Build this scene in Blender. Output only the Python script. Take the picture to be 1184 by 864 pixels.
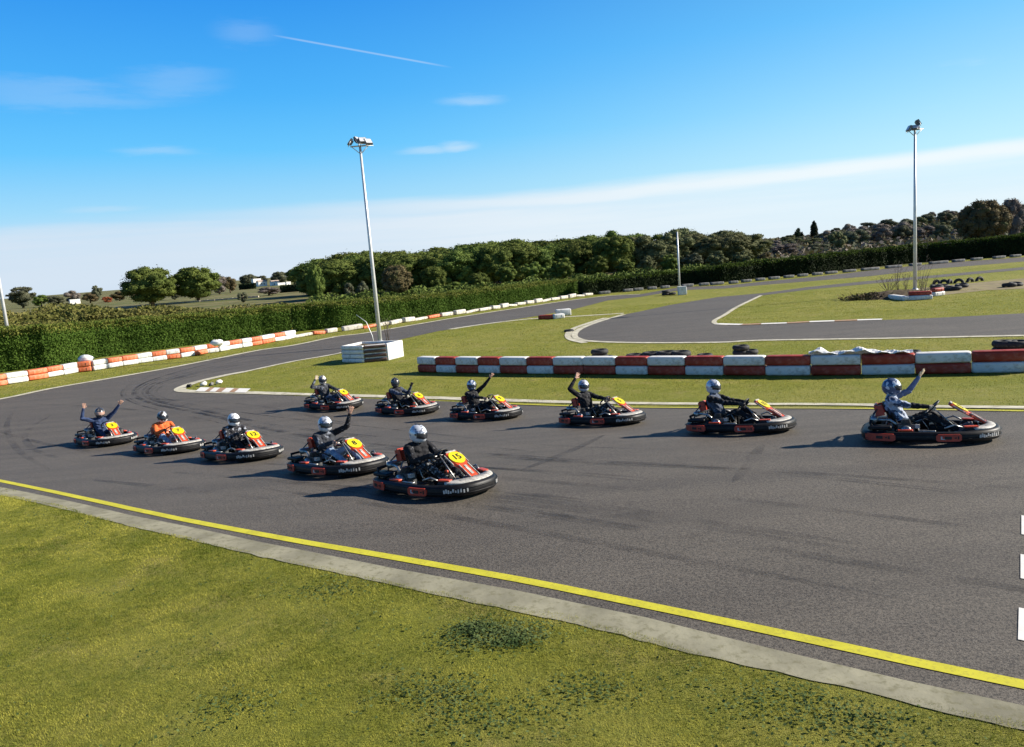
import bpy, bmesh, math, random
import numpy as np
from mathutils import Vector, Matrix, Euler
from mathutils.geometry import tessellate_polygon

random.seed(7)
RNG = np.random.default_rng(7)
for o in list(bpy.data.objects):
    bpy.data.objects.remove(o)
S = bpy.context.scene
COL = S.collection
R = math.radians

# ------------------------------------------------------------------ camera
F, H, PITCH, ROLL = 894.0, 3.5, 8.5, -4.5
CM = Matrix.Rotation(R(90 - PITCH), 3, 'X') @ Matrix.Rotation(R(ROLL), 3, 'Z')
cam = bpy.data.cameras.new('camera')
cam.sensor_width = 36
cam.lens = 36 * F / 1184
cam.clip_end = 8000
co = bpy.data.objects.new('camera', cam)
COL.objects.link(co)
co.matrix_world = Matrix.Translation((0, 0, H)) @ CM.to_4x4()
S.camera = co

# ------------------------------------------------------------------ light
SUN_EL, SUN_AZ = 28.0, 5.0            # azimuth counted from +X towards +Y
sd = Vector((math.cos(R(SUN_EL)) * math.cos(R(SUN_AZ)), math.cos(R(SUN_EL)) * math.sin(R(SUN_AZ)), math.sin(R(SUN_EL))))
sl = bpy.data.lights.new('sun', 'SUN')
sl.energy = 5.0
sl.angle = R(0.5)
sl.color = (1.0, 0.93, 0.82)
so = bpy.data.objects.new('sun', sl)
COL.objects.link(so)
so.rotation_euler = sd.to_track_quat('Z', 'Y').to_euler()
so.location = (30, 5, 20)

S.view_settings.view_transform = 'Standard'
S.view_settings.look = 'None'
S.view_settings.exposure = 1.0
S.view_settings.gamma = 1.0


def nd(nt, typ, **kw):
    n = nt.nodes.new(typ)
    for k, v in kw.items():
        setattr(n, k, v)
    return n


def mth(nt, op, a, b=None, c=None, clamp=False):
    n = nt.nodes.new('ShaderNodeMath')
    n.operation = op
    n.use_clamp = clamp
    for i, v in enumerate((a, b, c)):
        if v is None:
            continue
        if isinstance(v, (int, float)):
            n.inputs[i].default_value = v
        else:
            nt.links.new(v, n.inputs[i])
    return n.outputs[0]


def sstep(nt, v, a, b):
    n = nt.nodes.new('ShaderNodeMapRange')
    n.interpolation_type = 'SMOOTHSTEP'
    nt.links.new(v, n.inputs[0])
    n.inputs[1].default_value = a
    n.inputs[2].default_value = b
    return n.outputs[0]


def mixc(nt, f, a, b, mode='MIX'):
    n = nt.nodes.new('ShaderNodeMix')
    n.data_type = 'RGBA'
    n.blend_type = mode
    for i, v in ((0, f), (6, a), (7, b)):
        if isinstance(v, (int, float)):
            n.inputs[i].default_value = v
        elif isinstance(v, (tuple, list)):
            n.inputs[i].default_value = (*v[:3], 1)
        else:
            nt.links.new(v, n.inputs[i])
    return n.outputs[2]


def raydir(x, y):
    return (CM @ Vector(((x - 592) / F, -(y - 432) / F, -1))).normalized()


# ------------------------------------------------------------------ sky
W = bpy.data.worlds.new('World')
S.world = W
W.use_nodes = True
nt = W.node_tree
nt.nodes.clear()
out = nd(nt, 'ShaderNodeOutputWorld')
bg = nd(nt, 'ShaderNodeBackground')
bg.inputs[1].default_value = 0.11
sky = nd(nt, 'ShaderNodeTexSky', sky_type='NISHITA', sun_disc=False)
sky.sun_elevation = R(SUN_EL)
sky.sun_rotation = R(90 - SUN_AZ)
sky.altitude = 60
sky.air_density = 1.0
sky.dust_density = 0.5
sky.ozone_density = 2.5
tc = nd(nt, 'ShaderNodeTexCoord')
sep = nd(nt, 'ShaderNodeSeparateXYZ')
nt.links.new(tc.outputs['Generated'], sep.inputs[0])
dx, dy, dz = sep.outputs
az = mth(nt, 'ARCTAN2', dx, dy)
el = mth(nt, 'ARCSINE', dz)
azel = nd(nt, 'ShaderNodeCombineXYZ')
nt.links.new(az, azel.inputs[0])
nt.links.new(el, azel.inputs[1])


def lin(c):
    return tuple(((v / 255) / 12.92 if v / 255 < .04045 else ((v / 255 + .055) / 1.055) ** 2.4) / (0.11 * 2.0) for v in c)


def ramp(stops):
    """clear-air colour by elevation (radians), away from or towards the sun"""
    r = nd(nt, 'ShaderNodeValToRGB')
    nt.links.new(mth(nt, 'DIVIDE', el, 1.6), r.inputs[0])
    e = r.color_ramp.elements
    for i, (p, c) in enumerate(stops):
        if i < 2:
            q = e[i]
            q.position = p / 1.6
        else:
            q = e.new(p / 1.6)
        q.color = (*lin(c), 1)
    return r.outputs[0]


ra = ramp([(0.0, (200, 219, 240)), (0.045, (196, 223, 246)), (0.085, (158, 217, 250)), (0.15, (98, 197, 254)), (0.21, (70, 178, 251)), (0.31, (44, 152, 241)), (0.50, (28, 84, 170)), (1.0, (16, 46, 98)), (1.57, (12, 36, 80))])
rb = ramp([(0.0, (218, 240, 252)), (0.045, (200, 236, 254)), (0.085, (190, 238, 255)), (0.13, (170, 228, 254)), (0.18, (145, 214, 254)), (0.24, (110, 198, 254)), (0.50, (34, 96, 180)), (1.0, (17, 48, 100)), (1.57, (12, 36, 80))])
grad = mixc(nt, sstep(nt, az, -0.30, 0.75), ra, rb)
skyc = mixc(nt, 0.05, grad, sky.outputs[0])


def skynoise(sx, sy, detail, rot=0.0, rough=0.55):
    mp = nd(nt, 'ShaderNodeMapping')
    mp.inputs['Scale'].default_value = (sx, sy, 1)
    mp.inputs['Rotation'].default_value = (0, 0, rot)
    nt.links.new(azel.outputs[0], mp.inputs[0])
    nz = nd(nt, 'ShaderNodeTexNoise')
    nz.inputs['Scale'].default_value = 1.0
    nz.inputs['Detail'].default_value = detail
    nz.inputs['Roughness'].default_value = rough
    nt.links.new(mp.outputs[0], nz.inputs[0])
    return nz.outputs[0]


n1 = skynoise(2.2, 22, 5, 0.05)
n2 = skynoise(1.6, 34, 6, -0.06, 0.6)
n3 = skynoise(3.0, 18, 7, 0.10, 0.65)
# low veil of thin cloud, its upper edge about five degrees up
edge = mth(nt, 'ADD', el, mth(nt, 'MULTIPLY', mth(nt, 'SUBTRACT', n1, 0.5), 0.035))
veil = mth(nt, 'SUBTRACT', 1.0, sstep(nt, edge, 0.058, 0.078))
veil = mth(nt, 'MULTIPLY', veil, mth(nt, 'ADD', 0.60, mth(nt, 'MULTIPLY', sstep(nt, n2, 0.35, 0.62), 0.35)))
veil = mth(nt, 'MULTIPLY', veil, mth(nt, 'SUBTRACT', 1.0, mth(nt, 'MULTIPLY', sstep(nt, az, -0.1, 0.5), 0.45)))
# streak lying along the veil's upper edge, stronger to the right
d_st = mth(nt, 'ABSOLUTE', mth(nt, 'SUBTRACT', edge, mth(nt, 'ADD', 0.070, mth(nt, 'MULTIPLY', az, -0.004))))
streak = mth(nt, 'SUBTRACT', 1.0, sstep(nt, d_st, 0.001, 0.018))
streak = mth(nt, 'MULTIPLY', streak, sstep(nt, az, -0.6, 0.1))
streak = mth(nt, 'MULTIPLY', streak, 0.92)
# faint wisps higher up
wisp = mth(nt, 'MULTIPLY', sstep(nt, n3, 0.60, 0.85), mth(nt, 'SUBTRACT', 1.0, sstep(nt, el, 0.12, 0.36)))
wisp = mth(nt, 'MULTIPLY', wisp, 0.25)


def blob(x, y, rx, ry, amp):
    d = raydir(x, y)
    a0 = math.atan2(d.x, d.y)
    e0 = math.asin(d.z)
    ua = mth(nt, 'DIVIDE', mth(nt, 'SUBTRACT', az, a0), rx)
    ue0 = mth(nt, 'SUBTRACT', el, e0)
    ue = mth(nt, 'DIVIDE', mth(nt, 'ADD', ue0, mth(nt, 'MULTIPLY', mth(nt, 'SUBTRACT', n3, 0.5), ry * 4.5)), ry)
    r = mth(nt, 'SQRT', mth(nt, 'ADD', mth(nt, 'MULTIPLY', ua, ua), mth(nt, 'MULTIPLY', ue, ue)))
    v = mth(nt, 'SUBTRACT', 1.0, sstep(nt, r, 0.1, 1.0))
    return mth(nt, 'MULTIPLY', v, amp)


cl = mth(nt, 'MAXIMUM', veil, streak)
cl = mth(nt, 'MAXIMUM', cl, wisp)
for b in (blob(528, 170, 0.035, 0.010, 0.45), blob(495, 174, 0.05, 0.008, 0.35), blob(545, 116, 0.055, 0.010, 0.28),
          blob(70, 105, 0.17, 0.020, 0.17), blob(200, 90, 0.08, 0.018, 0.15), blob(180, 172, 0.06, 0.008, 0.24),
          blob(285, 42, 0.05, 0.025, 0.13), blob(40, 270, 0.10, 0.006, 0.3), blob(120, 243, 0.06, 0.006, 0.25)):
    cl = mth(nt, 'MAXIMUM', cl, b)
# condensation trail: a thin arc of a great circle
A, B = raydir(300, 38), raydir(527, 79)
nrm = A.cross(B).normalized()
mid = (A + B).normalized()
half = A.angle(B) / 2


def dot(v):
    n = nd(nt, 'ShaderNodeVectorMath', operation='DOT_PRODUCT')
    nt.links.new(tc.outputs['Generated'], n.inputs[0])
    n.inputs[1].default_value = v
    return n.outputs['Value']


t_w = mth(nt, 'SUBTRACT', 1.0, sstep(nt, mth(nt, 'ABSOLUTE', dot(nrm)), 0.0003, 0.0016))
t_l = sstep(nt, dot(mid), math.cos(half), math.cos(half * 0.55))
trail = mth(nt, 'MULTIPLY', mth(nt, 'MULTIPLY', t_w, t_l), 0.30)
cl = mth(nt, 'MAXIMUM', cl, trail)
cl = mth(nt, 'MINIMUM', cl, 1.0)
cloudcol = mixc(nt, sstep(nt, az, -0.5, 0.5), lin((214, 229, 244)), lin((242, 251, 255)))
skycol = mixc(nt, cl, skyc, cloudcol)
nt.links.new(skycol, bg.inputs[0])
nt.links.new(bg.outputs[0], out.inputs[0])

# ------------------------------------------------------------------ terrain maths


def zf(Y):
    t = min(max((Y - 9) / 16, 0), 1)
    return -1.05 * t * t * (3 - 2 * t)


def G(x, y):
    """point of the ground seen at photo position x, y"""
    d = CM @ Vector(((x - 592) / F, -(y - 432) / F, -1))
    z = 0
    for _ in range(120):
        t = (z - H) / d.z
        z = 0.5 * z + 0.5 * zf(d.y * t)
    return Vector((d.x * t, d.y * t, z))


def RY(x, y, Y):
    """point at distance Y along the view seen at photo position x, y"""
    d = CM @ Vector(((x - 592) / F, -(y - 432) / F, -1))
    t = Y / d.y
    return Vector((d.x * t, Y, H + d.z * t))


# ------------------------------------------------------------------ materials
MATS = {}


def newmat(name, rough=0.6, spec=0.5, metal=0.0):
    m = bpy.data.materials.new(name)
    m.use_nodes = True
    b = m.node_tree.nodes['Principled BSDF']
    b.inputs['Roughness'].default_value = rough
    b.inputs['Specular IOR Level'].default_value = spec
    b.inputs['Metallic'].default_value = metal
    MATS[name] = m
    return m, m.node_tree, b


def noise(nt, scale, detail=4, rough=0.55, coord='Object', vec=None, mscale=None, rot=0.0):
    if vec is None:
        t = nd(nt, 'ShaderNodeTexCoord')
        vec = t.outputs[coord]
    if mscale or rot:
        mp = nd(nt, 'ShaderNodeMapping')
        mp.inputs['Scale'].default_value = mscale or (1, 1, 1)
        mp.inputs['Rotation'].default_value = (0, 0, rot)
        nt.links.new(vec, mp.inputs[0])
        vec = mp.outputs[0]
    n = nd(nt, 'ShaderNodeTexNoise')
    n.inputs['Scale'].default_value = scale
    n.inputs['Detail'].default_value = detail
    n.inputs['Roughness'].default_value = rough
    nt.links.new(vec, n.inputs[0])
    return n.outputs[0]


def bump(nt, b, h, strength=0.5, dist=0.02):
    n = nd(nt, 'ShaderNodeBump')
    n.inputs['Strength'].default_value = strength
    n.inputs['Distance'].default_value = dist
    nt.links.new(h, n.inputs['Height'])
    nt.links.new(n.outputs[0], b.inputs['Normal'])


def simple(name, c, rough=0.55, spec=0.5, metal=0.0, var=0.25, vscale=6.0, dirt=None, dscale=3.0, damt=0.5, bmp=0.0):
    m, nt, b = newmat(name, rough, spec, metal)
    n = noise(nt, vscale, 5)
    lo = tuple(v * (1 - var) for v in c)
    hi = tuple(min(1, v * (1 + var)) for v in c)
    col = mixc(nt, sstep(nt, n, 0.3, 0.7), lo, hi)
    if dirt:
        n2 = noise(nt, dscale, 8, 0.7)
        col = mixc(nt, mth(nt, 'MULTIPLY', sstep(nt, n2, 0.48, 0.68), damt), col, dirt)
    nt.links.new(col, b.inputs['Base Color'])
    if bmp:
        bump(nt, b, noise(nt, vscale * 6, 4), bmp, 0.01)
    return m


def leafmat(name, c1, c2, c3=None, scale=0.6, trans=0.25):
    """foliage: tone varies clump by clump and plant by plant"""
    m, nt, b = newmat(name, 0.8, 0.08)
    oi = nd(nt, 'ShaderNodeObjectInfo')
    t = nd(nt, 'ShaderNodeTexCoord')
    n = noise(nt, scale, 3, vec=t.outputs['Object'])
    n2 = noise(nt, scale * 9, 2, vec=t.outputs['Object'])
    f = mth(nt, 'ADD', mth(nt, 'MULTIPLY', n, 0.6), mth(nt, 'MULTIPLY', n2, 0.4))
    col = mixc(nt, sstep(nt, f, 0.36, 0.64), c1, c2)
    if c3:
        col = mixc(nt, mth(nt, 'MULTIPLY', sstep(nt, noise(nt, scale * 1.7, 3, vec=t.outputs['Object']), 0.52, 0.7), 0.8), col, c3)
    h = nd(nt, 'ShaderNodeHueSaturation')
    nt.links.new(mth(nt, 'ADD', 0.485, mth(nt, 'MULTIPLY', oi.outputs['Random'], 0.03)), h.inputs['Hue'])
    nt.links.new(mth(nt, 'ADD', 0.78, mth(nt, 'MULTIPLY', oi.outputs['Random'], 0.45)), h.inputs['Value'])
    nt.links.new(col, h.inputs['Color'])
    nt.links.new(h.outputs[0], b.inputs['Base Color'])
    tr = nd(nt, 'ShaderNodeBsdfTranslucent')
    nt.links.new(h.outputs[0], tr.inputs[0])
    mx = nd(nt, 'ShaderNodeMixShader')
    mx.inputs[0].default_value = trans
    nt.links.new(b.outputs[0], mx.inputs[1])
    nt.links.new(tr.outputs[0], mx.inputs[2])
    nt.links.new(mx.outputs[0], nt.nodes['Material Output'].inputs[0])
    return m


# grass ground
m, nt, b = newmat('grass_ground', 0.85, 0.15)
big = noise(nt, 0.16, 5, 0.6)
midn = noise(nt, 0.9, 6, 0.65)
fine = noise(nt, 9.0, 6, 0.75)
vfine = noise(nt, 42.0, 4, 0.8)
g1 = mixc(nt, sstep(nt, mth(nt, 'ADD', mth(nt, 'MULTIPLY', big, .55), mth(nt, 'MULTIPLY', midn, .45)), 0.38, 0.62), (0.195, 0.205, 0.020), (0.290, 0.265, 0.055))
g2 = mixc(nt, mth(nt, 'MULTIPLY', sstep(nt, midn, 0.54, 0.74), 0.55), g1, (0.30, 0.235, 0.11))
g3 = mixc(nt, mth(nt, 'MULTIPLY', sstep(nt, fine, 0.40, 0.66), 0.75), g2, (0.13, 0.15, 0.025))
g4 = mixc(nt, sstep(nt, vfine, 0.38, 0.56), mixc(nt, 0.40, g3, (0.05, 0.06, 0.015)), g3)
nt.links.new(g4, b.inputs['Base Color'])
bump(nt, b, mth(nt, 'ADD', fine, mth(nt, 'MULTIPLY', vfine, 0.6)), 0.9, 0.05)

# fields past the hedge
m, nt, b = newmat('field_ground', 0.95, 0.1)
a1 = noise(nt, 0.03, 5, mscale=(1, 3.5, 1))
a2 = noise(nt, 0.5, 5)
c = mixc(nt, sstep(nt, a1, 0.4, 0.6), (0.12, 0.130, 0.040), (0.19, 0.165, 0.080))
c = mixc(nt, mth(nt, 'MULTIPLY', sstep(nt, a2, 0.45, 0.65), 0.6), c, (0.06, 0.065, 0.03))
nt.links.new(c, b.inputs['Base Color'])

# asphalt
TR = R(26)
m, nt, b = newmat('asphalt', 0.72, 0.35)
st1 = noise(nt, 1.0, 5, 0.6, mscale=(0.10, 1.5, 1), rot=TR)
st2 = noise(nt, 1.0, 4, 0.6, mscale=(0.35, 6.0, 1), rot=TR)
blot = noise(nt, 0.35, 5, 0.6)
grain = noise(nt, 34.0, 3, 0.85)
grain2 = noise(nt, 90.0, 2, 0.8)
c = mixc(nt, sstep(nt, st1, 0.34, 0.66), (0.046, 0.038, 0.029), (0.084, 0.071, 0.054))
c = mixc(nt, mth(nt, 'MULTIPLY', sstep(nt, st2, 0.52, 0.72), 0.38), c, (0.046, 0.041, 0.037))
c = mixc(nt, mth(nt, 'MULTIPLY', sstep(nt, blot, 0.5, 0.75), 0.4), c, (0.130, 0.112, 0.088))
gr = mth(nt, 'ADD', mth(nt, 'MULTIPLY', grain, 0.5), mth(nt, 'MULTIPLY', grain2, 0.5))
c = mixc(nt, sstep(nt, gr, 0.40, 0.60), mixc(nt, 0.62, c, (0.015, 0.014, 0.013)), mixc(nt, 0.30, c, (0.32, 0.28, 0.225)))
nt.links.new(c, b.inputs['Base Color'])
bump(nt, b, gr, 0.55, 0.012)

# tyre rubber laid on asphalt
m, nt, b = newmat('rubber_mark', 0.6, 0.3)
b.inputs['Base Color'].default_value = (0.022, 0.021, 0.022, 1)
tr = nd(nt, 'ShaderNodeBsdfTransparent')
mx = nd(nt, 'ShaderNodeMixShader')
f = mth(nt, 'MULTIPLY', sstep(nt, noise(nt, 0.7, 5, 0.7), 0.36, 0.7), 0.28)
nt.links.new(f, mx.inputs[0])
nt.links.new(tr.outputs[0], mx.inputs[1])
nt.links.new(b.outputs[0], mx.inputs[2])
nt.links.new(mx.outputs[0], nt.nodes['Material Output'].inputs[0])

simple('concrete', (0.25, 0.235, 0.165), 0.9, 0.15, var=0.25, vscale=1.3, dirt=(0.15, 0.14, 0.08), dscale=9, damt=0.75, bmp=0.5)
simple('pale_edging', (0.48, 0.45, 0.35), 0.9, 0.2, var=0.2, vscale=2, dirt=(0.24, 0.22, 0.12), dscale=3, damt=0.7)
simple('yellow_paint', (0.50, 0.46, 0.035), 0.75, 0.2, var=0.10, vscale=3, dirt=(0.25, 0.22, 0.05), dscale=26, damt=0.55)
simple('white_paint', (0.68, 0.66, 0.61), 0.7, 0.3, var=0.06, dirt=(0.45, 0.43, 0.38), dscale=12, damt=0.4)
simple('red_kerb_paint', (0.34, 0.20, 0.12), 0.8, 0.3, var=0.2, dirt=(0.3, 0.27, 0.16), dscale=3, damt=0.9)
simple('soil', (0.10, 0.075, 0.05), 0.95, 0.1, var=0.4, vscale=3, dirt=(0.12, 0.12, 0.04), dscale=2, damt=0.6, bmp=0.6)
simple('dry_dirt', (0.24, 0.20, 0.12), 0.95, 0.1, var=0.3, vscale=1.5, dirt=(0.16, 0.16, 0.05), dscale=1.5, damt=0.8)
simple('barrier_white', (0.68, 0.67, 0.64), 0.55, 0.3, var=0.10, vscale=2, dirt=(0.30, 0.26, 0.19), dscale=4, damt=0.65)
simple('barrier_weathered', (0.62, 0.58, 0.50), 0.7, 0.3, var=0.15, vscale=2, dirt=(0.26, 0.20, 0.13), dscale=3, damt=0.8)
simple('barrier_red', (0.30, 0.030, 0.012), 0.55, 0.4, var=0.25, vscale=2, dirt=(0.45, 0.25, 0.2), dscale=4, damt=0.3)
simple('barrier_orange', (0.56, 0.13, 0.045), 0.55, 0.4, var=0.2, vscale=2, dirt=(0.6, 0.36, 0.25), dscale=4, damt=0.45)
simple('barrier_brown', (0.095, 0.065, 0.05), 0.8, 0.3, var=0.3, vscale=4, dirt=(0.2, 0.06, 0.05), dscale=5, damt=0.5)
simple('barrier_grey', (0.16, 0.155, 0.145), 0.8, 0.3, var=0.3, vscale=3, dirt=(0.4, 0.38, 0.34), dscale=2, damt=0.6)
simple('tarp_white', (0.78, 0.77, 0.74), 0.6, 0.3, var=0.05, vscale=3, dirt=(0.5, 0.47, 0.4), dscale=5, damt=0.4)
simple('tyre_rubber', (0.022, 0.022, 0.023), 0.75, 0.35, var=0.3, vscale=12, dirt=(0.10, 0.09, 0.075), dscale=9, damt=0.5)
simple('galvanised', (0.62, 0.62, 0.62), 0.45, 0.5, 0.35, var=0.08, vscale=3)
simple('lamp_housing', (0.12, 0.12, 0.125), 0.5, 0.5, 0.3, var=0.2)
simple('lamp_glass', (0.55, 0.56, 0.58), 0.15, 0.7, 0.0, var=0.1)
simple('bark', (0.14, 0.10, 0.07), 0.95, 0.1, var=0.4, vscale=4)
simple('grey_bark', (0.12, 0.10, 0.085), 0.95, 0.1, var=0.3, vscale=4)
simple('house_wall', (0.80, 0.78, 0.73), 0.9, 0.2, var=0.08)
simple('stone_wall', (0.38, 0.33, 0.25), 0.95, 0.1, var=0.3, vscale=2)
simple('roof_tile', (0.42, 0.33, 0.27), 0.9, 0.1, var=0.2)
simple('window_dark', (0.04, 0.05, 0.06), 0.2, 0.6)
# karts
simple('kart_black', (0.006, 0.006, 0.007), 0.5, 0.25, var=0.3, vscale=9, dirt=(0.045, 0.04, 0.035), dscale=14, damt=0.35)
simple('kart_orange', (0.50, 0.055, 0.014), 0.4, 0.5, var=0.12, vscale=9, dirt=(0.22, 0.05, 0.03), dscale=16, damt=0.4)
simple('kart_red', (0.44, 0.042, 0.018), 0.45, 0.5, var=0.15, vscale=9, dirt=(0.12, 0.02, 0.015), dscale=22, damt=0.5)
simple('kart_yellow', (0.62, 0.52, 0.010), 0.4, 0.4, var=0.10, vscale=14, dirt=(0.25, 0.2, 0.02), dscale=20, damt=0.4)
simple('kart_white', (0.42, 0.40, 0.36), 0.55, 0.3, var=0.25, vscale=14, dirt=(0.05, 0.045, 0.04), dscale=18, damt=0.85)
simple('bare_metal', (0.42, 0.41, 0.39), 0.35, 0.5, 0.8, var=0.3, vscale=12, dirt=(0.04, 0.04, 0.035), dscale=18, damt=0.8)
simple('dark_metal', (0.09, 0.09, 0.09), 0.45, 0.5, 0.5, var=0.3, vscale=12)
simple('print_black', (0.012, 0.012, 0.012), 0.5, 0.4)
simple('print_white', (0.45, 0.44, 0.41), 0.5, 0.4)
# people
simple('skin', (0.52, 0.30, 0.21), 0.55, 0.4, var=0.08)
simple('glove_dark', (0.03, 0.03, 0.03), 0.7, 0.3)
simple('glove_tan', (0.50, 0.40, 0.27), 0.7, 0.3, var=0.15)
simple('shoe', (0.10, 0.10, 0.11), 0.6, 0.4, dirt=(0.5, 0.5, 0.5), dscale=10, damt=0.5)


def fabric(name, c, pat=None, pscale=14, thr=(0.52, 0.60), amt=1.0):
    m, nt, b = newmat(name, 0.85, 0.2)
    n = noise(nt, 9, 4)
    col = mixc(nt, sstep(nt, n, 0.3, 0.7), tuple(v * 0.72 for v in c), tuple(min(1, v * 1.25) for v in c))
    if pat:
        p = noise(nt, pscale, 3)
        col = mixc(nt, mth(nt, 'MULTIPLY', sstep(nt, p, *thr), amt), col, pat)
    nt.links.new(col, b.inputs['Base Color'])
    bump(nt, b, noise(nt, 11, 4, 0.6), 0.8, 0.03)
    return m


fabric('cloth_navy', (0.030, 0.048, 0.105))
fabric('cloth_orange', (0.62, 0.13, 0.035), (0.42, 0.35, 0.3), 9, (0.60, 0.68), 0.6)
fabric('cloth_black', (0.014, 0.014, 0.016), (0.16, 0.16, 0.17), 16, (0.60, 0.68), 0.6)
fabric('cloth_camo', (0.022, 0.022, 0.026), (0.34, 0.36, 0.40), 15, (0.54, 0.59), 0.85)
fabric('cloth_charcoal', (0.035, 0.038, 0.045), (0.20, 0.22, 0.26), 10, (0.55, 0.64), 0.7)
fabric('cloth_slate', (0.055, 0.068, 0.10), (0.22, 0.25, 0.32), 10, (0.55, 0.64), 0.6)
fabric('cloth_pale', (0.42, 0.47, 0.57), (0.04, 0.055, 0.10), 9, (0.48, 0.54), 0.95)
fabric('cloth_bluegrey', (0.14, 0.17, 0.26))
fabric('cloth_jeans', (0.24, 0.32, 0.44))
fabric('cloth_knit', (0.020, 0.020, 0.021), (0.30, 0.30, 0.29), 26, (0.52, 0.60), 0.7)


def helmet(name, c, pat=None, metal=0.0, thr=(0.5, 0.54)):
    m, nt, b = newmat(name, 0.24, 0.6, metal)
    col = mixc(nt, 0.0, c, c)
    if pat:
        col = mixc(nt, sstep(nt, noise(nt, 9, 2), *thr), c, pat)
    nt.links.new(col, b.inputs['Base Color'])


helmet('helmet_silver', (0.60, 0.63, 0.68), (0.22, 0.24, 0.29), 0.25, (0.54, 0.60))
helmet('helmet_white', (0.74, 0.74, 0.74), (0.30, 0.32, 0.36), 0.0, (0.56, 0.60))
helmet('helmet_patch', (0.62, 0.58, 0.52), (0.12, 0.11, 0.11), 0.0)
helmet('helmet_dark', (0.035, 0.035, 0.04), (0.25, 0.24, 0.23), 0.0, (0.58, 0.62))
helmet('helmet_blue', (0.07, 0.10, 0.18), (0.60, 0.64, 0.70), 0.1, (0.50, 0.54))
helmet('helmet_two', (0.58, 0.58, 0.56), (0.05, 0.045, 0.04), 0.2, (0.47, 0.50))
helmet('visor', (0.015, 0.017, 0.022))
helmet('visor_clear', (0.35, 0.22, 0.17))

# plants
leafmat('leaf_hedge', (0.044, 0.082, 0.012), (0.085, 0.138, 0.022), None, 1.2)
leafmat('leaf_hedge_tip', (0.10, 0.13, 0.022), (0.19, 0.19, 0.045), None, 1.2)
leafmat('leaf_hedge_shade', (0.012, 0.022, 0.008), (0.024, 0.040, 0.012), None, 1.2, 0.1)  # right hedge's face: its shade is painted into the near-black leaf colour
leafmat('leaf_pine', (0.052, 0.078, 0.018), (0.130, 0.160, 0.036), None, 0.5, 0.12)
leafmat('leaf_pine_grey', (0.070, 0.082, 0.036), (0.145, 0.150, 0.070), None, 0.5, 0.12)
leafmat('leaf_olive', (0.062, 0.070, 0.042), (0.125, 0.13, 0.080), None, 0.5, 0.12)
leafmat('leaf_brown', (0.085, 0.070, 0.036), (0.145, 0.110, 0.055), (0.085, 0.10, 0.035), 0.5, 0.12)
leafmat('leaf_bare', (0.13, 0.11, 0.095), (0.20, 0.17, 0.145), None, 0.5, 0.1)
leafmat('leaf_red', (0.30, 0.05, 0.03), (0.25, 0.12, 0.05), None, 0.8)
leafmat('leaf_cypress', (0.016, 0.026, 0.013), (0.03, 0.045, 0.02), None, 0.5, 0.05)
leafmat('leaf_scrub', (0.12, 0.13, 0.030), (0.21, 0.19, 0.060), (0.06, 0.08, 0.025), 0.3)
leafmat('blade', (0.135, 0.155, 0.020), (0.42, 0.38, 0.075), (0.10, 0.135, 0.018), 1.1, 0.40)
leafmat('weed', (0.05, 0.085, 0.025), (0.13, 0.17, 0.06), None, 3.0, 0.25)

# ------------------------------------------------------------------ mesh helpers


def link(o, parent=None):
    COL.objects.link(o)
    if parent:
        o.parent = parent
    return o


def tag(o, label=None, cat=None, group=None, kind=None):
    for k, v in (('label', label), ('category', cat), ('group', group), ('kind', kind)):
        if v:
            o[k] = v
    return o


def empty(name, loc=(0, 0, 0), rz=0.0):
    o = bpy.data.objects.new(name, None)
    o.empty_display_size = 0.2
    COL.objects.link(o)
    o.location = loc
    o.rotation_euler = (0, 0, rz)
    return o


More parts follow.
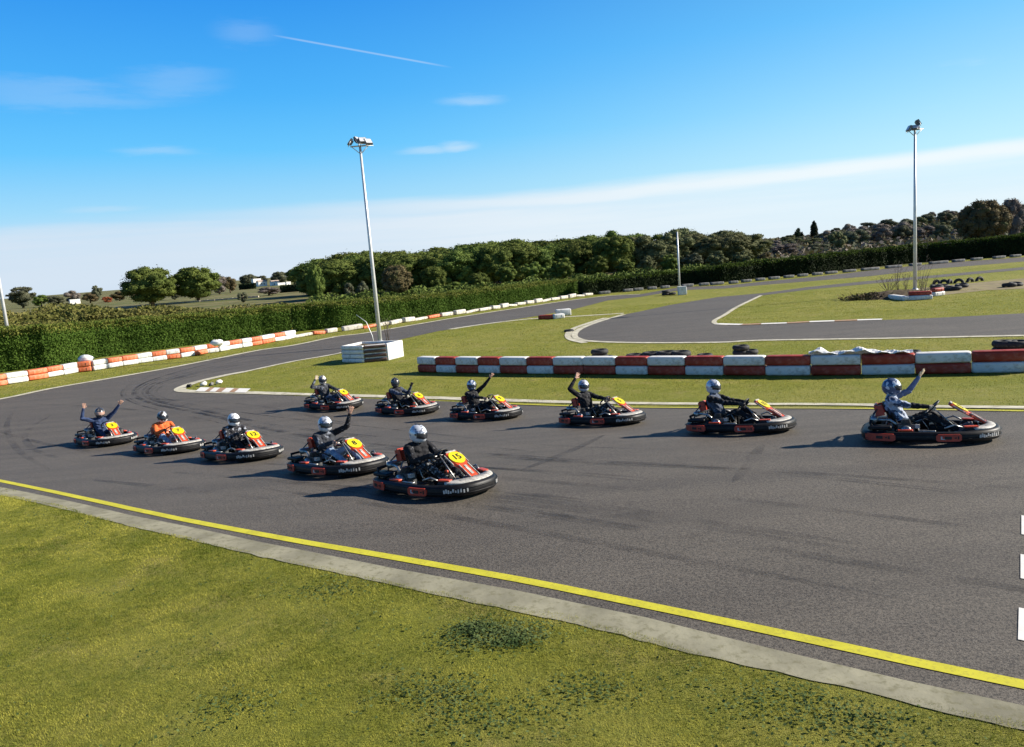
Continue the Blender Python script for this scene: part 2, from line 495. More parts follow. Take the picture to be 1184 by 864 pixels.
class MB:
    def __init__(s):
        s.v = []
        s.f = []
        s.m = []
        s.mats = []
        s.sm = []

    def mi(s, mat):
        if mat not in s.mats:
            s.mats.append(mat)
        return s.mats.index(mat)

    def add(s, v, f, mat, smooth=False):
        o = len(s.v)
        s.v += [tuple(x) for x in v]
        k = s.mi(mat)
        for q in f:
            s.f.append([i + o for i in q])
            s.m.append(k)
            s.sm.append(smooth)

    def box(s, c, d, mat, rot=None, bev=0.0):
        """box centred at c with full size d; bev chamfers the four long vertical-section edges"""
        x, y, z = (k / 2 for k in d)
        if bev <= 0:
            v = [Vector((a, b_, e)) for a in (-x, x) for b_ in (-y, y) for e in (-z, z)]
            f = [(0, 1, 3, 2), (4, 6, 7, 5), (0, 4, 5, 1), (2, 3, 7, 6), (0, 2, 6, 4), (1, 5, 7, 3)]
            sm = False
        else:
            r = min(bev, y * .9, z * .9)
            prof = []
            for (cy, cz, a0) in ((y - r, z - r, 0), (-y + r, z - r, 90), (-y + r, -z + r, 180), (y - r, -z + r, 270)):
                for k in range(4):
                    a = R(a0 + k * 30)
                    prof.append((cy + r * math.cos(a), cz + r * math.sin(a)))
            v = []
            rings = [(-x, .82), (-x + r * .35, .95), (-x + r, 1), (x - r, 1), (x - r * .35, .95), (x, .82)]
            for px, sc in rings:
                ky = (y - r * (1 - sc) * 2) / y
                kz = (z - r * (1 - sc) * 2) / z
                v += [Vector((px, a * ky, b_ * kz)) for a, b_ in prof]
            n = len(prof)
            f = []
            for i in range(len(rings) - 1):
                for j in range(n):
                    f.append((i * n + j, i * n + (j + 1) % n, (i + 1) * n + (j + 1) % n, (i + 1) * n + j))
            f.append(tuple(range(n))[::-1])
            f.append(tuple((len(rings) - 1) * n + j for j in range(n)))
            sm = True
        M = rot if rot is not None else Matrix.Identity(3)
        c = Vector(c)
        s.add([M @ p + c for p in v], f, mat, sm)

    def tube(s, pts, r, mat, n=8, caps=True, smooth=True):
        pts = [Vector(p) for p in pts]
        rs = r if isinstance(r, (list, tuple)) else [r] * len(pts)
        v = []
        up = Vector((0, 0, 1))
        prev = None
        for i, p in enumerate(pts):
            t = (pts[min(i + 1, len(pts) - 1)] - pts[max(i - 1, 0)]).normalized()
            if prev is None:
                a = t.cross(up)
                if a.length < 0.05:
                    a = t.cross(Vector((1, 0, 0)))
            else:
                a = prev - t * prev.dot(t)
            a.normalize()
            prev = a
            b_ = t.cross(a)
            for k in range(n):
                an = 2 * math.pi * k / n
                v.append(p + (a * math.cos(an) + b_ * math.sin(an)) * rs[i])
        f = []
        for i in range(len(pts) - 1):
            for k in range(n):
                f.append((i * n + k, i * n + (k + 1) % n, (i + 1) * n + (k + 1) % n, (i + 1) * n + k))
        if caps:
            f.append(tuple(range(n))[::-1])
            f.append(tuple((len(pts) - 1) * n + k for k in range(n)))
        s.add(v, f, mat, smooth)

    def lathe(s, prof, mat, c=(0, 0, 0), axis='Z', n=20, closed=False, smooth=True):
        """prof: list of (radius, height)"""
        v = []
        for r_, h in prof:
            for k in range(n):
                a = 2 * math.pi * k / n
                p = (r_ * math.cos(a), r_ * math.sin(a), h)
                if axis == 'Y':
                    p = (p[0], p[2], p[1])
                if axis == 'X':
                    p = (p[2], p[0], p[1])
                v.append(Vector(p) + Vector(c))
        f = []
        m_ = len(prof)
        for i in range(m_ if closed else m_ - 1):
            j = (i + 1) % m_
            for k in range(n):
                f.append((i * n + k, i * n + (k + 1) % n, j * n + (k + 1) % n, j * n + k))
        if not closed:
            f.append(tuple(range(n))[::-1])
            f.append(tuple((m_ - 1) * n + k for k in range(n)))
        s.add(v, f, mat, smooth)

    def ball(s, c, r, mat, nu=14, nv=9):
        rr = r if isinstance(r, (tuple, list)) else (r, r, r)
        v = []
        for i in range(nv + 1):
            t = math.pi * i / nv
            for k in range(nu):
                a = 2 * math.pi * k / nu
                v.append((c[0] + rr[0] * math.sin(t) * math.cos(a), c[1] + rr[1] * math.sin(t) * math.sin(a), c[2] + rr[2] * math.cos(t)))
        f = []
        for i in range(nv):
            for k in range(nu):
                f.append((i * nu + k, (i + 1) * nu + k, (i + 1) * nu + (k + 1) % nu, i * nu + (k + 1) % nu))
        s.add(v, f, mat, True)

    def build(s, name, parent=None, fix=True):
        me = bpy.data.meshes.new(name)
        me.from_pydata(s.v, [], s.f)
        for mm in s.mats:
            me.materials.append(MATS[mm])
        me.polygons.foreach_set('material_index', s.m)
        me.polygons.foreach_set('use_smooth', s.sm)
        if fix:
            bm = bmesh.new()
            bm.from_mesh(me)
            bmesh.ops.remove_doubles(bm, verts=bm.verts, dist=1e-5)
            bmesh.ops.recalc_face_normals(bm, faces=bm.faces)
            bm.to_mesh(me)
            bm.free()
        me.update()
        o = bpy.data.objects.new(name, me)
        return link(o, parent)


def place(o, loc, xdir=None, up=Vector((0, 0, 1)), scale=1.0):
    if xdir is None:
        xdir = Vector((1, 0, 0))
    x = Vector(xdir).normalized()
    u = Vector(up).normalized()
    y = u.cross(x).normalized()
    x = y.cross(u)
    m_ = Matrix((x, y, u)).transposed().to_4x4()
    o.matrix_world = Matrix.Translation(loc) @ m_ @ Matrix.Scale(scale, 4)


def copy_tree(o, parent=None):
    c = o.copy()
    COL.objects.link(c)
    if parent:
        c.parent = parent
    for ch in o.children:
        copy_tree(ch, c)
    return c


# sheets that follow the ground ------------------------------------------------
YC = [8.5 + 0.5 * i for i in range(35)]


def sheet(name, pts, mat, off, kind='structure', skirt=0.0, label=None, cat=None, group=None):
    """a polygon (x, y) laid on the ground, cut where the ground bends"""
    bm = bmesh.new()
    vs = [bm.verts.new((p[0], p[1], 0)) for p in pts]
    for tri in tessellate_polygon([[Vector((p[0], p[1], 0)) for p in pts]]):
        try:
            bm.faces.new([vs[i] for i in tri])
        except ValueError:
            pass
    for Y in YC:
        bmesh.ops.bisect_plane(bm, geom=bm.verts[:] + bm.edges[:] + bm.faces[:], plane_co=(0, Y, 0), plane_no=(0, 1, 0))
    bmesh.ops.recalc_face_normals(bm, faces=bm.faces)
    for f in bm.faces:
        if f.normal.z < 0:
            f.normal_flip()
    if skirt:
        be = [e for e in bm.edges if e.is_boundary]
        r = bmesh.ops.extrude_edge_only(bm, edges=be)
        low = [g for g in r['geom'] if isinstance(g, bmesh.types.BMVert)]
        lows = set(low)
    else:
        lows = set()
    for v in bm.verts:
        v.co.z = zf(v.co.y) + off - (skirt if v in lows else 0)
    me = bpy.data.meshes.new(name)
    bm.to_mesh(me)
    bm.free()
    me.materials.append(MATS[mat])
    o = link(bpy.data.objects.new(name, me))
    if kind:
        o['kind'] = kind
    return o


def gp(l):
    return [G(*p).to_2d() for p in l]


def strip_px(name, top, bot, mat, off, **kw):
    return sheet(name, gp(top) + gp(bot)[::-1], mat, off, **kw)


def smooth_line(pts, n=6):
    """Catmull-Rom through 2-D points"""
    P = [Vector(p) for p in pts]
    P = [2 * P[0] - P[1]] + P + [2 * P[-1] - P[-2]]
    o = []
    for i in range(1, len(P) - 2):
        for k in range(n):
            t = k / n
            a, b_, c, d = P[i - 1], P[i], P[i + 1], P[i + 2]
            o.append(0.5 * ((2 * b_) + (-a + c) * t + (2 * a - 5 * b_ + 4 * c - d) * t * t + (-a + 3 * b_ - 3 * c + d) * t ** 3))
    o.append(P[-2])
    return o


def ribbon(name, line, w, mat, off, kind='structure', bm_only=None, taper=False):
    """band of width w along world line (2-D), following the ground"""
    L = [Vector(p[:2]) for p in line]
    # resample
    pts = [L[0]]
    for a, b_ in zip(L, L[1:]):
        k = max(1, int((b_ - a).length / 0.6))
        for i in range(1, k + 1):
            pts.append(a.lerp(b_, i / k))
    v, f = [], []
    for i, p in enumerate(pts):
        t = (pts[min(i + 1, len(pts) - 1)] - pts[max(i - 1, 0)]).normalized()
        n = Vector((-t.y, t.x))
        ww = w * (math.sin(math.pi * min(1, max(0.02, i / (len(pts) - 1)))) ** 0.4 if taper else 1)
        for s_ in (-.5, .5):
            q = p + n * s_ * ww
            v.append((q.x, q.y, zf(q.y) + off))
        if i:
            f.append((2 * i - 2, 2 * i - 1, 2 * i + 1, 2 * i))
    if bm_only is not None:
        bm_only.add(v, f, mat)
        return
    mb = MB()
    mb.add(v, f, mat)
    o = mb.build(name)
    bmx = bmesh.new()
    bmx.from_mesh(o.data)
    for fc in bmx.faces:
        if fc.normal.z < 0:
            fc.normal_flip()
    bmx.to_mesh(o.data)
    bmx.free()
    if kind:
        o['kind'] = kind
    return o


# leaves ------------------------------------------------------------------
def leaves_mesh(name, P, N, size, mats, midx=None, aspect=0.6, jitter=0.9):
    P = np.asarray(P, float)
    N = np.asarray(N, float)
    n = len(P)
    D = N + RNG.normal(0, jitter, (n, 3))
    D /= np.linalg.norm(D, axis=1)[:, None] + 1e-9
    A_ = np.cross(D, RNG.normal(0, 1, (n, 3)))
    A_ /= np.linalg.norm(A_, axis=1)[:, None] + 1e-9
    B_ = np.cross(D, A_)
    s = (np.asarray(size) * RNG.uniform(0.6, 1.3, n))[:, None]
    V = np.empty((n, 4, 3))
    V[:, 0] = P - A_ * s
    V[:, 1] = P - B_ * s * aspect + D * s * 0.15
    V[:, 2] = P + A_ * s
    V[:, 3] = P + B_ * s * aspect - D * s * 0.1
    me = bpy.data.meshes.new(name)
    me.vertices.add(n * 4)
    me.vertices.foreach_set('co', V.reshape(-1))
    me.loops.add(n * 4)
    me.loops.foreach_set('vertex_index', np.arange(n * 4))
    me.polygons.add(n)
    me.polygons.foreach_set('loop_start', np.arange(n) * 4)
    for mm in mats:
        me.materials.append(MATS[mm])
    if midx is not None:
        me.polygons.foreach_set('material_index', np.asarray(midx, dtype=np.int32))
    me.update(calc_edges=True)
    return me


def crown_points(lobes, per, inner=0.25):
    """points over the surface of many ellipsoid lobes"""
    P, N = [], []
    tot = sum(l[3] * l[3] for l in lobes)
    for (x, y, z, r, fl) in lobes:
        k = int(per * r * r / tot)
        d = RNG.normal(0, 1, (k, 3))
        d /= np.linalg.norm(d, axis=1)[:, None]
        rr = r * (1 - inner * RNG.random(k) ** 2 + 0.10 * RNG.normal(0, 1, k))
        P.append(np.array([x, y, z]) + d * rr[:, None] * np.array([1, 1, fl]))
        N.append(d)
    return np.vstack(P), np.vstack(N)


def add_core(mb, lobes, mat, k=0.72):
    for (x, y, z, r, fl) in lobes:
        mb.ball((x, y, z), (r * k, r * k, r * k * fl), mat, 8, 6)


def tree_proto(kind, seed, leafm, n=3600, ls=0.145):
    """unit-ish tree, 8 m tall; returns (crown mesh, trunk mesh)"""
    rnd = random.Random(seed)
    lobes = []
    tr = MB()
    if kind == 'umbrella':
        for i in range(44):
            a = rnd.uniform(0, 6.28)
            q = math.sqrt(rnd.random())
            rx = 3.3 * q
            z = 6.9 - 2.0 * q * q + rnd.uniform(-.4, .3)
            lobes.append((rx * math.cos(a), rx * math.sin(a), z - .25, rnd.uniform(.6, .9), .6))
        for i in range(34):
            a = rnd.uniform(0, 6.28)
            z = rnd.uniform(1.0, 4.8)
            q = 2.9 * (.75 + .25 * z / 4.8)
            lobes.append((q * math.cos(a), q * math.sin(a), z, rnd.uniform(.6, 1.1), .9))
        lobes.append((0, 0, 4.2, 2.8, .95))
        lobes.append((0, 0, 5.3, 3.1, .56))
    elif kind == 'round':
        for i in range(70):
            a = rnd.uniform(0, 6.28)
            u = rnd.uniform(-1, 1)
            q = math.sqrt(max(0, 1 - u * u))
            lobes.append((2.95 * q * math.cos(a), 2.95 * q * math.sin(a), 4.3 + 2.9 * u, rnd.uniform(.5, 1.0), .85))
        lobes.append((0, 0, 4.3, 3.15, 1.0))
    elif kind == 'bush':
        for i in range(22):
            a = rnd.uniform(0, 6.28)
            u = rnd.uniform(-1, 1)
            q = math.sqrt(max(0, 1 - u * u)) * rnd.uniform(.6, 1.1)
            lobes.append((2.6 * q * math.cos(a), 2.6 * q * math.sin(a), 4.2 + 3.0 * u, rnd.uniform(.6, 1.5), .9))
    elif kind == 'irregular':
        lobes.append((0, 0, 4.4, 2.2, 1.2))
        for i in range(46):
            a = rnd.uniform(0, 6.28)
            q = rnd.random() ** .4
            z = rnd.uniform(1.0, 7.3)
            w_ = 2.9 * (1 - abs(z - 5.0) / 5.5)
            lobes.append((w_ * q * math.cos(a), w_ * q * math.sin(a), z, rnd.uniform(.45, 1.0), .8))
    elif kind == 'cypress':
        for i in range(16):
            z = .6 + 7.2 * i / 15
            w_ = 0.85 * math.sin(math.pi * min(1, (i + 1.5) / 17)) ** .6
            lobes.append((rnd.uniform(-.15, .15), rnd.uniform(-.15, .15), z, w_, 1.1))
    P, N = crown_points(lobes, n)
    me = leaves_mesh('crown', P, N, ls, [leafm], jitter=.6)
    core = MB()
    add_core(core, lobes, leafm, .84)
    co_ = core.build('core')
    # join the core into the crown mesh
    bm = bmesh.new()
    bm.from_mesh(me)
    bm.from_mesh(co_.data)
    bm.to_mesh(me)
    bm.free()
    bpy.data.objects.remove(co_)
    bt = 'bark'
    tr.tube([(0, 0, -.3), (.1, .05, 2.0), (.05, .12, 4.5), (0.1, 0, 6)], [.32, .24, .17, .08], bt, 8)
    if kind != 'cypress':
        for i in range(6):
            a = i * 1.05 + rnd.random()
            tr.tube([(0.08, .05, 2.2 + .3 * i), (1.0 * math.cos(a), 1.0 * math.sin(a), 3.6 + .25 * i), (2.1 * math.cos(a), 2.1 * math.sin(a), 4.7 + .1 * i)], [.13, .09, .04], bt, 6)
    to = tr.build('trunk')
    tm = to.data
    bpy.data.objects.remove(to)
    return me, tm


PROTO = {}


def tree(kind, leafm, variant, base, height, width, label, cat='tree', group=None, name='tree', rz=None):
    key = (kind, leafm, variant)
    if key not in PROTO:
        PROTO[key] = tree_proto(kind, hash((kind, variant)) % 97 + variant * 13 if False else (len(kind) * 31 + variant * 17), leafm,
                                n=13000 if kind in ('umbrella', 'round') else 6500)
    cm, tm = PROTO[key]
    e = empty(name, base, random.uniform(0, 6.28) if rz is None else rz)
    e.scale = (width / 7.4, width / 7.4, height / (7.15 if kind == 'umbrella' else 7.8))
    link(bpy.data.objects.new('crown', cm), e)
    link(bpy.data.objects.new('trunk', tm), e)
    tag(e, label, cat, group)
    return e


def treepx(kind, leafm, variant, x, ytop, wpx, Y, label, zb=-1.05, **kw):
    p = RY(x, ytop, Y)
    base = Vector((p.x, Y, zb))
    return tree(kind, leafm, variant, base, max(1.2, p.z - zb), wpx / F * Y, label, **kw)


# ================================================================== SETTING
# ground: rows cut at the same Y as every sheet laid on it
rows = [-40, 0, 4] + YC + [30, 60, 120, 300, 800, 1800, 3000]
cols = [-3000, -900, -200, -60, -20, 0, 20, 60, 200, 900, 3000]
mb = MB()
v = [(x, y, zf(y)) for y in rows for x in cols]
nc = len(cols)
f = [(j * nc + i, j * nc + i + 1, (j + 1) * nc + i + 1, (j + 1) * nc + i) for j in range(len(rows) - 1) for i in range(nc - 1)]
mb.add(v, f, 'grass_ground')
mb.build('grass_ground')['kind'] = 'structure'

# near edge lines (photo positions)
kerb_in = [(0, 563.5), (152, 596.5), (304, 628), (456, 658), (600, 684), (748, 715), (896, 752), (1044, 787), (1184, 817)]
kerb_out = [(0, 572.7), (152, 609.7), (304, 645), (456, 677.6), (600, 708.5), (699, 730), (797, 756), (896, 777.5), (995, 800), (1093, 825), (1184, 845)]
far_edge = [(1184, 476.5), (940, 471), (600, 467), (330, 457.5), (250, 455), (213, 453)]
KI, KO, FE = gp(kerb_in), gp(kerb_out), gp(far_edge)
tdir = (KI[-1] - KI[-4]).normalized()
ndir = Vector((-tdir.y, tdir.x))
KI.append(KI[-1] + tdir * 14)
KO.append(KO[-1] + tdir * 14)
fdir = (FE[0] - FE[2]).normalized()
FE.insert(0, FE[0] + fdir * 20)
left_near = gp([(-60, 549), (-150, 526), (-230, 500)])[::-1]
left_far = gp([(-230, 492), (-150, 482), (-70, 472)])
out_edge = [(0, 462), (57, 450), (115, 440), (184, 428), (218, 421.5), (258, 413.5), (301, 405), (340, 399.5), (389, 389.5), (419, 386), (478, 376), (537, 366), (596, 357), (656, 348), (703, 342.5), (740, 340.5), (787, 332), (838, 330.5), (884, 325.6), (940, 320.5), (1006, 313), (1074, 305.5), (1184, 297.5)]
in_edge = [(212, 448.5), (232, 441.5), (284, 430), (340, 418), (389, 410), (457, 394), (507, 383), (566, 374), (612, 367), (660, 358.6), (703, 347.5), (740, 343.5), (787, 335.7), (838, 333.7), (884, 329.5), (940, 325), (1006, 319.5), (1074, 311.5), (1184, 302.5)]
OE, IE = gp(out_edge), gp(in_edge)
odir = (OE[-1] - OE[-3]).normalized()
OE.append(OE[-1] + odir * 40)
IE.append(IE[-1] + odir * 40)
trackA = left_near + KI + FE + IE + OE[::-1] + left_far[::-1]
sheet('race_track', trackA, 'asphalt', 0.006)

# hairpin of the infield track
c_near = [(1184, 388.5), (1019, 391.8), (880, 394), (830, 396.3), (740, 396.7), (684, 395), (668, 392), (664, 387.5), (671, 380.5), (693.6, 371.8), (721.5, 364), (740, 360.4), (773.6, 353), (796, 349.3), (830, 343.7), (881, 339.2), (935, 332), (1005, 325), (1074, 319), (1184, 309)]
c_in = [(1184, 312), (1074, 321.9), (1005, 328.4), (935.6, 335), (880, 342), (853, 355), (838, 364.5), (831, 368.2), (827, 370.6), (825.5, 372.6), (827, 374.3), (832, 375.6), (842, 376.3), (858, 376.5), (880, 375.8), (935.6, 373), (991, 371), (1047, 369.5), (1102, 366.8), (1184, 362.5)]
CN, CI = gp(c_near), gp(c_in)
dd = (CN[0] - CN[2]).normalized()
CN.insert(0, CN[0] + dd * 15)
CI.append(CI[-1] + dd * 15)
sheet('infield_track', CN + CI, 'asphalt', 0.008)

# lines and edging
KR = []
for a_, b_ in zip(KO, KO[1:]):
    k_ = max(1, int((b_ - a_).length / .09))
    for i_ in range(k_):
        p_ = a_.lerp(b_, i_ / k_)
        KR.append(p_ + ndir * (.010 * math.sin(p_.x * 9 + 2 * math.sin(p_.y * 7)) * math.sin(p_.x * 2.3) + random.uniform(-.008, .008)))
KR.append(KO[-1])
yl = gp([(0, 556.5), (152, 589), (304, 619), (456, 645.5), (600, 671), (748, 701), (896, 732), (1044, 764), (1184, 793)])
yl = gp([(-60, 543)]) + yl + [yl[-1] + tdir * 14]
ribbon('yellow_track_line', smooth_line(yl[:-1], 3) + [yl[-1]], 0.14, 'yellow_paint', 0.012)
sheet('concrete_edging', gp([(-60, 551)]) + KI + KR[::-1] + gp([(-60, 559)]), 'concrete', 0.008)
fe2 = gp([(330, 455.8), (600, 463.8), (940, 468), (1184, 472)])
ribbon('concrete_edging', smooth_line([*fe2, fe2[-1] + fdir * 20], 3), 0.42, 'pale_edging', 0.02)
fy = gp([(600, 468.2), (940, 473), (1184, 476.2)])
ribbon('yellow_track_line', smooth_line([*gp([(540, 466)]), *fy, fy[-1] + fdir * 20], 3), 0.11, 'yellow_paint', 0.026)
ribbon('concrete_edging', smooth_line(gp([(330, 455.8), (290, 454.6), (240, 453.6), (214, 452.6), (208, 450.2), (216, 446), (232, 441), (260, 434.5), (284, 430)]), 4), 0.5, 'pale_edging', 0.022)
ribbon('concrete_edging', smooth_line(gp([(284, 430), (340, 418), (389, 409.5), (457, 394)]), 3), 0.32, 'pale_edging', 0.02)
ribbon('concrete_edging', smooth_line([*left_far[1:], *gp(out_edge[:16])], 3), 0.42, 'pale_edging', 0.022)
for k, w_ in ((0.0, .38), (1.0, .38)):
    ln = gp([(721.5, 364), (693.6, 371.8), (671, 380.5), (664, 387.5), (668, 392), (684, 395), (740, 396.7), (830, 396.3), (880, 394), (1019, 391.8), (1184, 388.5)])
    ln = smooth_line(ln, 4)
    if k:   # the second, outer kerb line round the bend only
        ln = smooth_line(gp([(700, 368), (683, 373.2), (664, 380), (657, 386.5), (660, 392.6), (676, 396.8)]), 4)
    ribbon('concrete_edging', ln, w_, 'pale_edging', 0.022)
ribbon('concrete_edging', smooth_line(gp(c_in[4:13]) , 4), 0.28, 'pale_edging', 0.024)
ribbon('concrete_path', smooth_line(gp([(520, 381), (560, 375), (612, 369), (665, 366), (721, 362.5)]), 3), 0.55, 'pale_edging', 0.014)
# red and white kerb inside the hairpin
kr = smooth_line(gp([(829, 375), (858, 375.8), (880, 375), (910, 374), (935.6, 372.6), (965, 371.6), (991, 370.6), (1020, 369.8)]), 2)
for i in range(0, len(kr) - 2, 2):
    ribbon('painted_kerb', kr[i:i + 3], 0.55, ('white_paint', 'red_kerb_paint')[(i // 2) % 2], 0.03 + 0.002 * ((i // 2) % 2))
# slanting painted stripes at the apex
st = [(226, 237), (237, 242), (242, 249), (249, 256), (256, 265), (265, 271), (271, 284)]
for i, (a, b_) in enumerate(st):
    yy = 448.6 + (a - 226) * 0.028
    y2 = 448.6 + (b_ - 226) * 0.028
    p = gp([(a, yy + 4.6), (b_, y2 + 4.6), (b_ + 6, y2), (a + 6, yy)])
    sheet('painted_kerb', p, 'white_paint' if i % 2 == 0 else 'red_kerb_paint', 0.034 + .002 * (i % 2))
# start line squares at the right
for q in ([(1181, 597), (1181, 619), (1204, 622), (1204, 600)], [(1180, 642), (1180, 670), (1206, 675), (1206, 646)], [(1178, 704), (1177, 741), (1208, 747), (1208, 709)]):
    sheet('start_line', gp(q), 'white_paint', 0.013)
# dirt by the right pole
sheet('dirt_patch', gp([(1086, 331), (1120, 328), (1184, 322), (1230, 320), (1230, 331), (1184, 334), (1140, 336), (1095, 341), (1050, 346), (1020, 343), (1040, 336)]), 'dry_dirt', 0.012)

# rubber marks
mk = MB()
rnd = random.Random(3)
bend = [(1184, 560), (850, 530), (620, 520), (420, 500), (260, 478), (185, 463), (172, 452), (195, 440), (260, 424), (400, 398), (560, 370)]
for i in range(30):
    o_ = rnd.uniform(-.3, 1)
    pts = []
    for (x, y) in bend:
        c_ = Vector((235, 452))
        d_ = Vector((x, y)) - c_
        k = 1 + 0.55 * o_ * (1 if x < 600 else 0.6)
        pts.append((c_.x + d_.x * (k if x < 260 else 1), c_.y + d_.y * k))
    pts = [p for p in pts if p[1] < 640 and p[0] > -150]
    s_ = rnd.randint(0, len(pts) - 5)
    e_ = rnd.randint(s_ + 4, len(pts))
    ln = smooth_line(gp(pts[s_:e_]), 8)
    ribbon('m', ln, rnd.uniform(.05, .16), 'rubber_mark', 0.0078 + i * 0.00012, bm_only=mk, taper=True)
for i in range(16):
    a = rnd.uniform(-6, 1.5)
    b_ = rnd.uniform(1.0, 6.5)
    p0 = KI[4].lerp(KI[7], 0.3) + ndir * b_ + tdir * a
    ln = [p0 + tdir * t * 1.0 + ndir * (math.sin(t * .13 + i) * .25) for t in range(-7, rnd.randint(0, 9))]
    ribbon('m', ln, rnd.uniform(.10, .26), 'rubber_mark', 0.0103 + i * 0.0001, bm_only=mk, taper=True)
for pl_ in ([(883, 512), (875, 524), (866, 538), (846, 560)], [(698, 504), (660, 522), (600, 546)], [(560, 470), (520, 486), (440, 500)], [(60, 480), (30, 500), (40, 520), (90, 536)], [(20, 470), (8, 492), (20, 520), (60, 545)], [(40, 468), (100, 470), (170, 476), (260, 490)], [(100, 462), (180, 462), (300, 470), (420, 492)], [(0, 500), (60, 515), (160, 530)]):
    ribbon('m', smooth_line(gp(pl_), 6), .2, 'rubber_mark', 0.0121 + 0.0001 * len(pl_), bm_only=mk, taper=True)
mo = mk.build('tyre_marks')
mo['kind'] = 'structure'
bmx = bmesh.new(); bmx.from_mesh(mo.data)
for fc in bmx.faces:
    if fc.normal.z < 0:
        fc.normal_flip()
bmx.to_mesh(mo.data); bmx.free()

# fields beyond the left hedge
fl = [G(0, 425), G(340, 378), G(660, 340)]
sheet('field', [(-900, 62), (fl[0].x - 40, 40 - 20), (fl[0].x - 2.0, fl[0].y + 1.5), (fl[1].x - 2, fl[1].y + 2), (4, 80), (70, 100), (900, 130), (2600, 2900), (-2900, 2900), (-2900, 100)], 'field_ground', 0.02)

# hill on the right
hp = [(700, 288), (800, 284), (880, 281), (947, 275), (985, 270), (1016, 265), (1052, 260.5), (1088, 254), (1102, 251), (1184, 246), (1400, 228), (1700, 210)]
mb = MB()
v = []
radii = [150, 180, 230, 290, 350, 420, 700]
for (x, y) in hp:
    top = RY(x, y, 350)
    az_ = top.x / 350
    for r_ in radii:
        k = min(1, max(0, (r_ - 150) / 200))
        k = k * k * (3 - 2 * k)
        zt = -1.2 + (top.z + 1.2) * k + random.uniform(-.4, .4) * (r_ > 180)
        v.append((az_ * r_, r_, zt))
n_ = len(radii)
f = [(i * n_ + j, (i + 1) * n_ + j, (i + 1) * n_ + j + 1, i * n_ + j + 1) for i in range(len(hp) - 1) for j in range(n_ - 1)]
mb.add(v, f, 'field_ground', True)
hill = mb.build('hill')
hill['kind'] = 'structure'
HT = {}


def hill_z(x, Y):
    pxl = None
    best = None
    az_ = x / Y
    pts = [(RY(a, b_, 350).x / 350, RY(a, b_, 350).z) for a, b_ in hp]
    for (a0, z0), (a1, z1) in zip(pts, pts[1:]):
        if a0 <= az_ <= a1:
            t = (az_ - a0) / (a1 - a0)
            zt = z0 + (z1 - z0) * t
            k = min(1, max(0, (Y - 150) / 200))
            k = k * k * (3 - 2 * k)
            return -1.2 + (zt + 1.2) * k
    return -1.05

# ================================================================== HEDGES


def hedge(line, heights, thick, dens, ls, mats, label, away, name='hedge'):
    """clipped hedge: thick leafy skin round a solid core; line = 2-D points of the foot of the visible face"""
    P, N, MI = [], [], []
    core = MB()
    ph, hv = line, heights
    for i in range(len(ph) - 1):
        a, b_ = Vector(ph[i]), Vector(ph[i + 1])
        h0, h1 = hv[i], hv[i + 1]
        L = (b_ - a).length
        t = (b_ - a) / L
        n = Vector((-t.y, t.x))
        if n.dot(away) < 0:
            n = -n
        z0 = zf(a.y)
        # face
        k = int(dens * L * (h0 + h1) / 2)
        u = RNG.random(k)
        w_ = RNG.random(k)
        hh = h0 + (h1 - h0) * u
        q = np.array(a)[None] + u[:, None] * np.array(b_ - a)[None]
        bulge = 0.10 * np.sin(q[:, 0] * 1.7) + 0.07 * np.sin(q[:, 0] * 4.1 + 1) + 0.06 * RNG.normal(0, 1, k)
        z = w_ * hh
        off = bulge - 0.06 - 0.25 * RNG.random(k) ** 3 + 0.05 * np.sin(z * 5)
        q = q - np.array(n)[None] * (-(off))[:, None] * -1
        P.append(np.column_stack([q, z + z0]))
        N.append(np.tile([-n.x, -n.y, 0.25], (k, 1)))
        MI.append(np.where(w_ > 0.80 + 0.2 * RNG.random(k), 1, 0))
        # top
        k = int(dens * L * thick)
        u = RNG.random(k)
        w_ = RNG.random(k)
        hh = h0 + (h1 - h0) * u
        q = np.array(a)[None] + u[:, None] * np.array(b_ - a)[None] + np.array(n)[None] * (w_ * thick)[:, None]
        zz = hh + 0.05 * np.sin(q[:, 0] * 2.3) + 0.04 * np.sin(q[:, 0] * 5.9) + 0.09 * np.abs(RNG.normal(0, 1, k))
        P.append(np.column_stack([q, zz + z0]))
        N.append(np.tile([0, 0, 1.0], (k, 1)))
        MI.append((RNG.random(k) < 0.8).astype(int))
        # back
        k = int(dens * 0.4 * L * (h0 + h1) / 2)
        u = RNG.random(k)
        w_ = RNG.random(k)
        q = np.array(a)[None] + u[:, None] * np.array(b_ - a)[None] + np.array(n)[None] * thick
        P.append(np.column_stack([q, w_ * (h0 + (h1 - h0) * u) + z0]))
        N.append(np.tile([n.x, n.y, 0.2], (k, 1)))
        MI.append(np.zeros(k, int))
        a1, b1 = a + n * .42, b_ + n * .42
        a2, b2 = a + n * (thick - .12), b_ + n * (thick - .12)
        core.add([(*a1, z0), (*b1, z0), (*b2, z0), (*a2, z0), (*a1, z0 + h0 - .12), (*b1, z0 + h1 - .12), (*b2, z0 + h1 - .12), (*a2, z0 + h0 - .12)],
                 [(0, 1, 5, 4), (1, 2, 6, 5), (2, 3, 7, 6), (3, 0, 4, 7), (4, 5, 6, 7)], mats[0])
    me = leaves_mesh(name, np.vstack(P), np.vstack(N), ls, mats, np.concatenate(MI))
    co_ = core.build('core')
    bm = bmesh.new()
    bm.from_mesh(me)
    bm.from_mesh(co_.data)
    bm.to_mesh(me)
    bm.free()
    bpy.data.objects.remove(co_)
    o = link(bpy.data.objects.new(name, me))
    return tag(o, label, 'hedge')


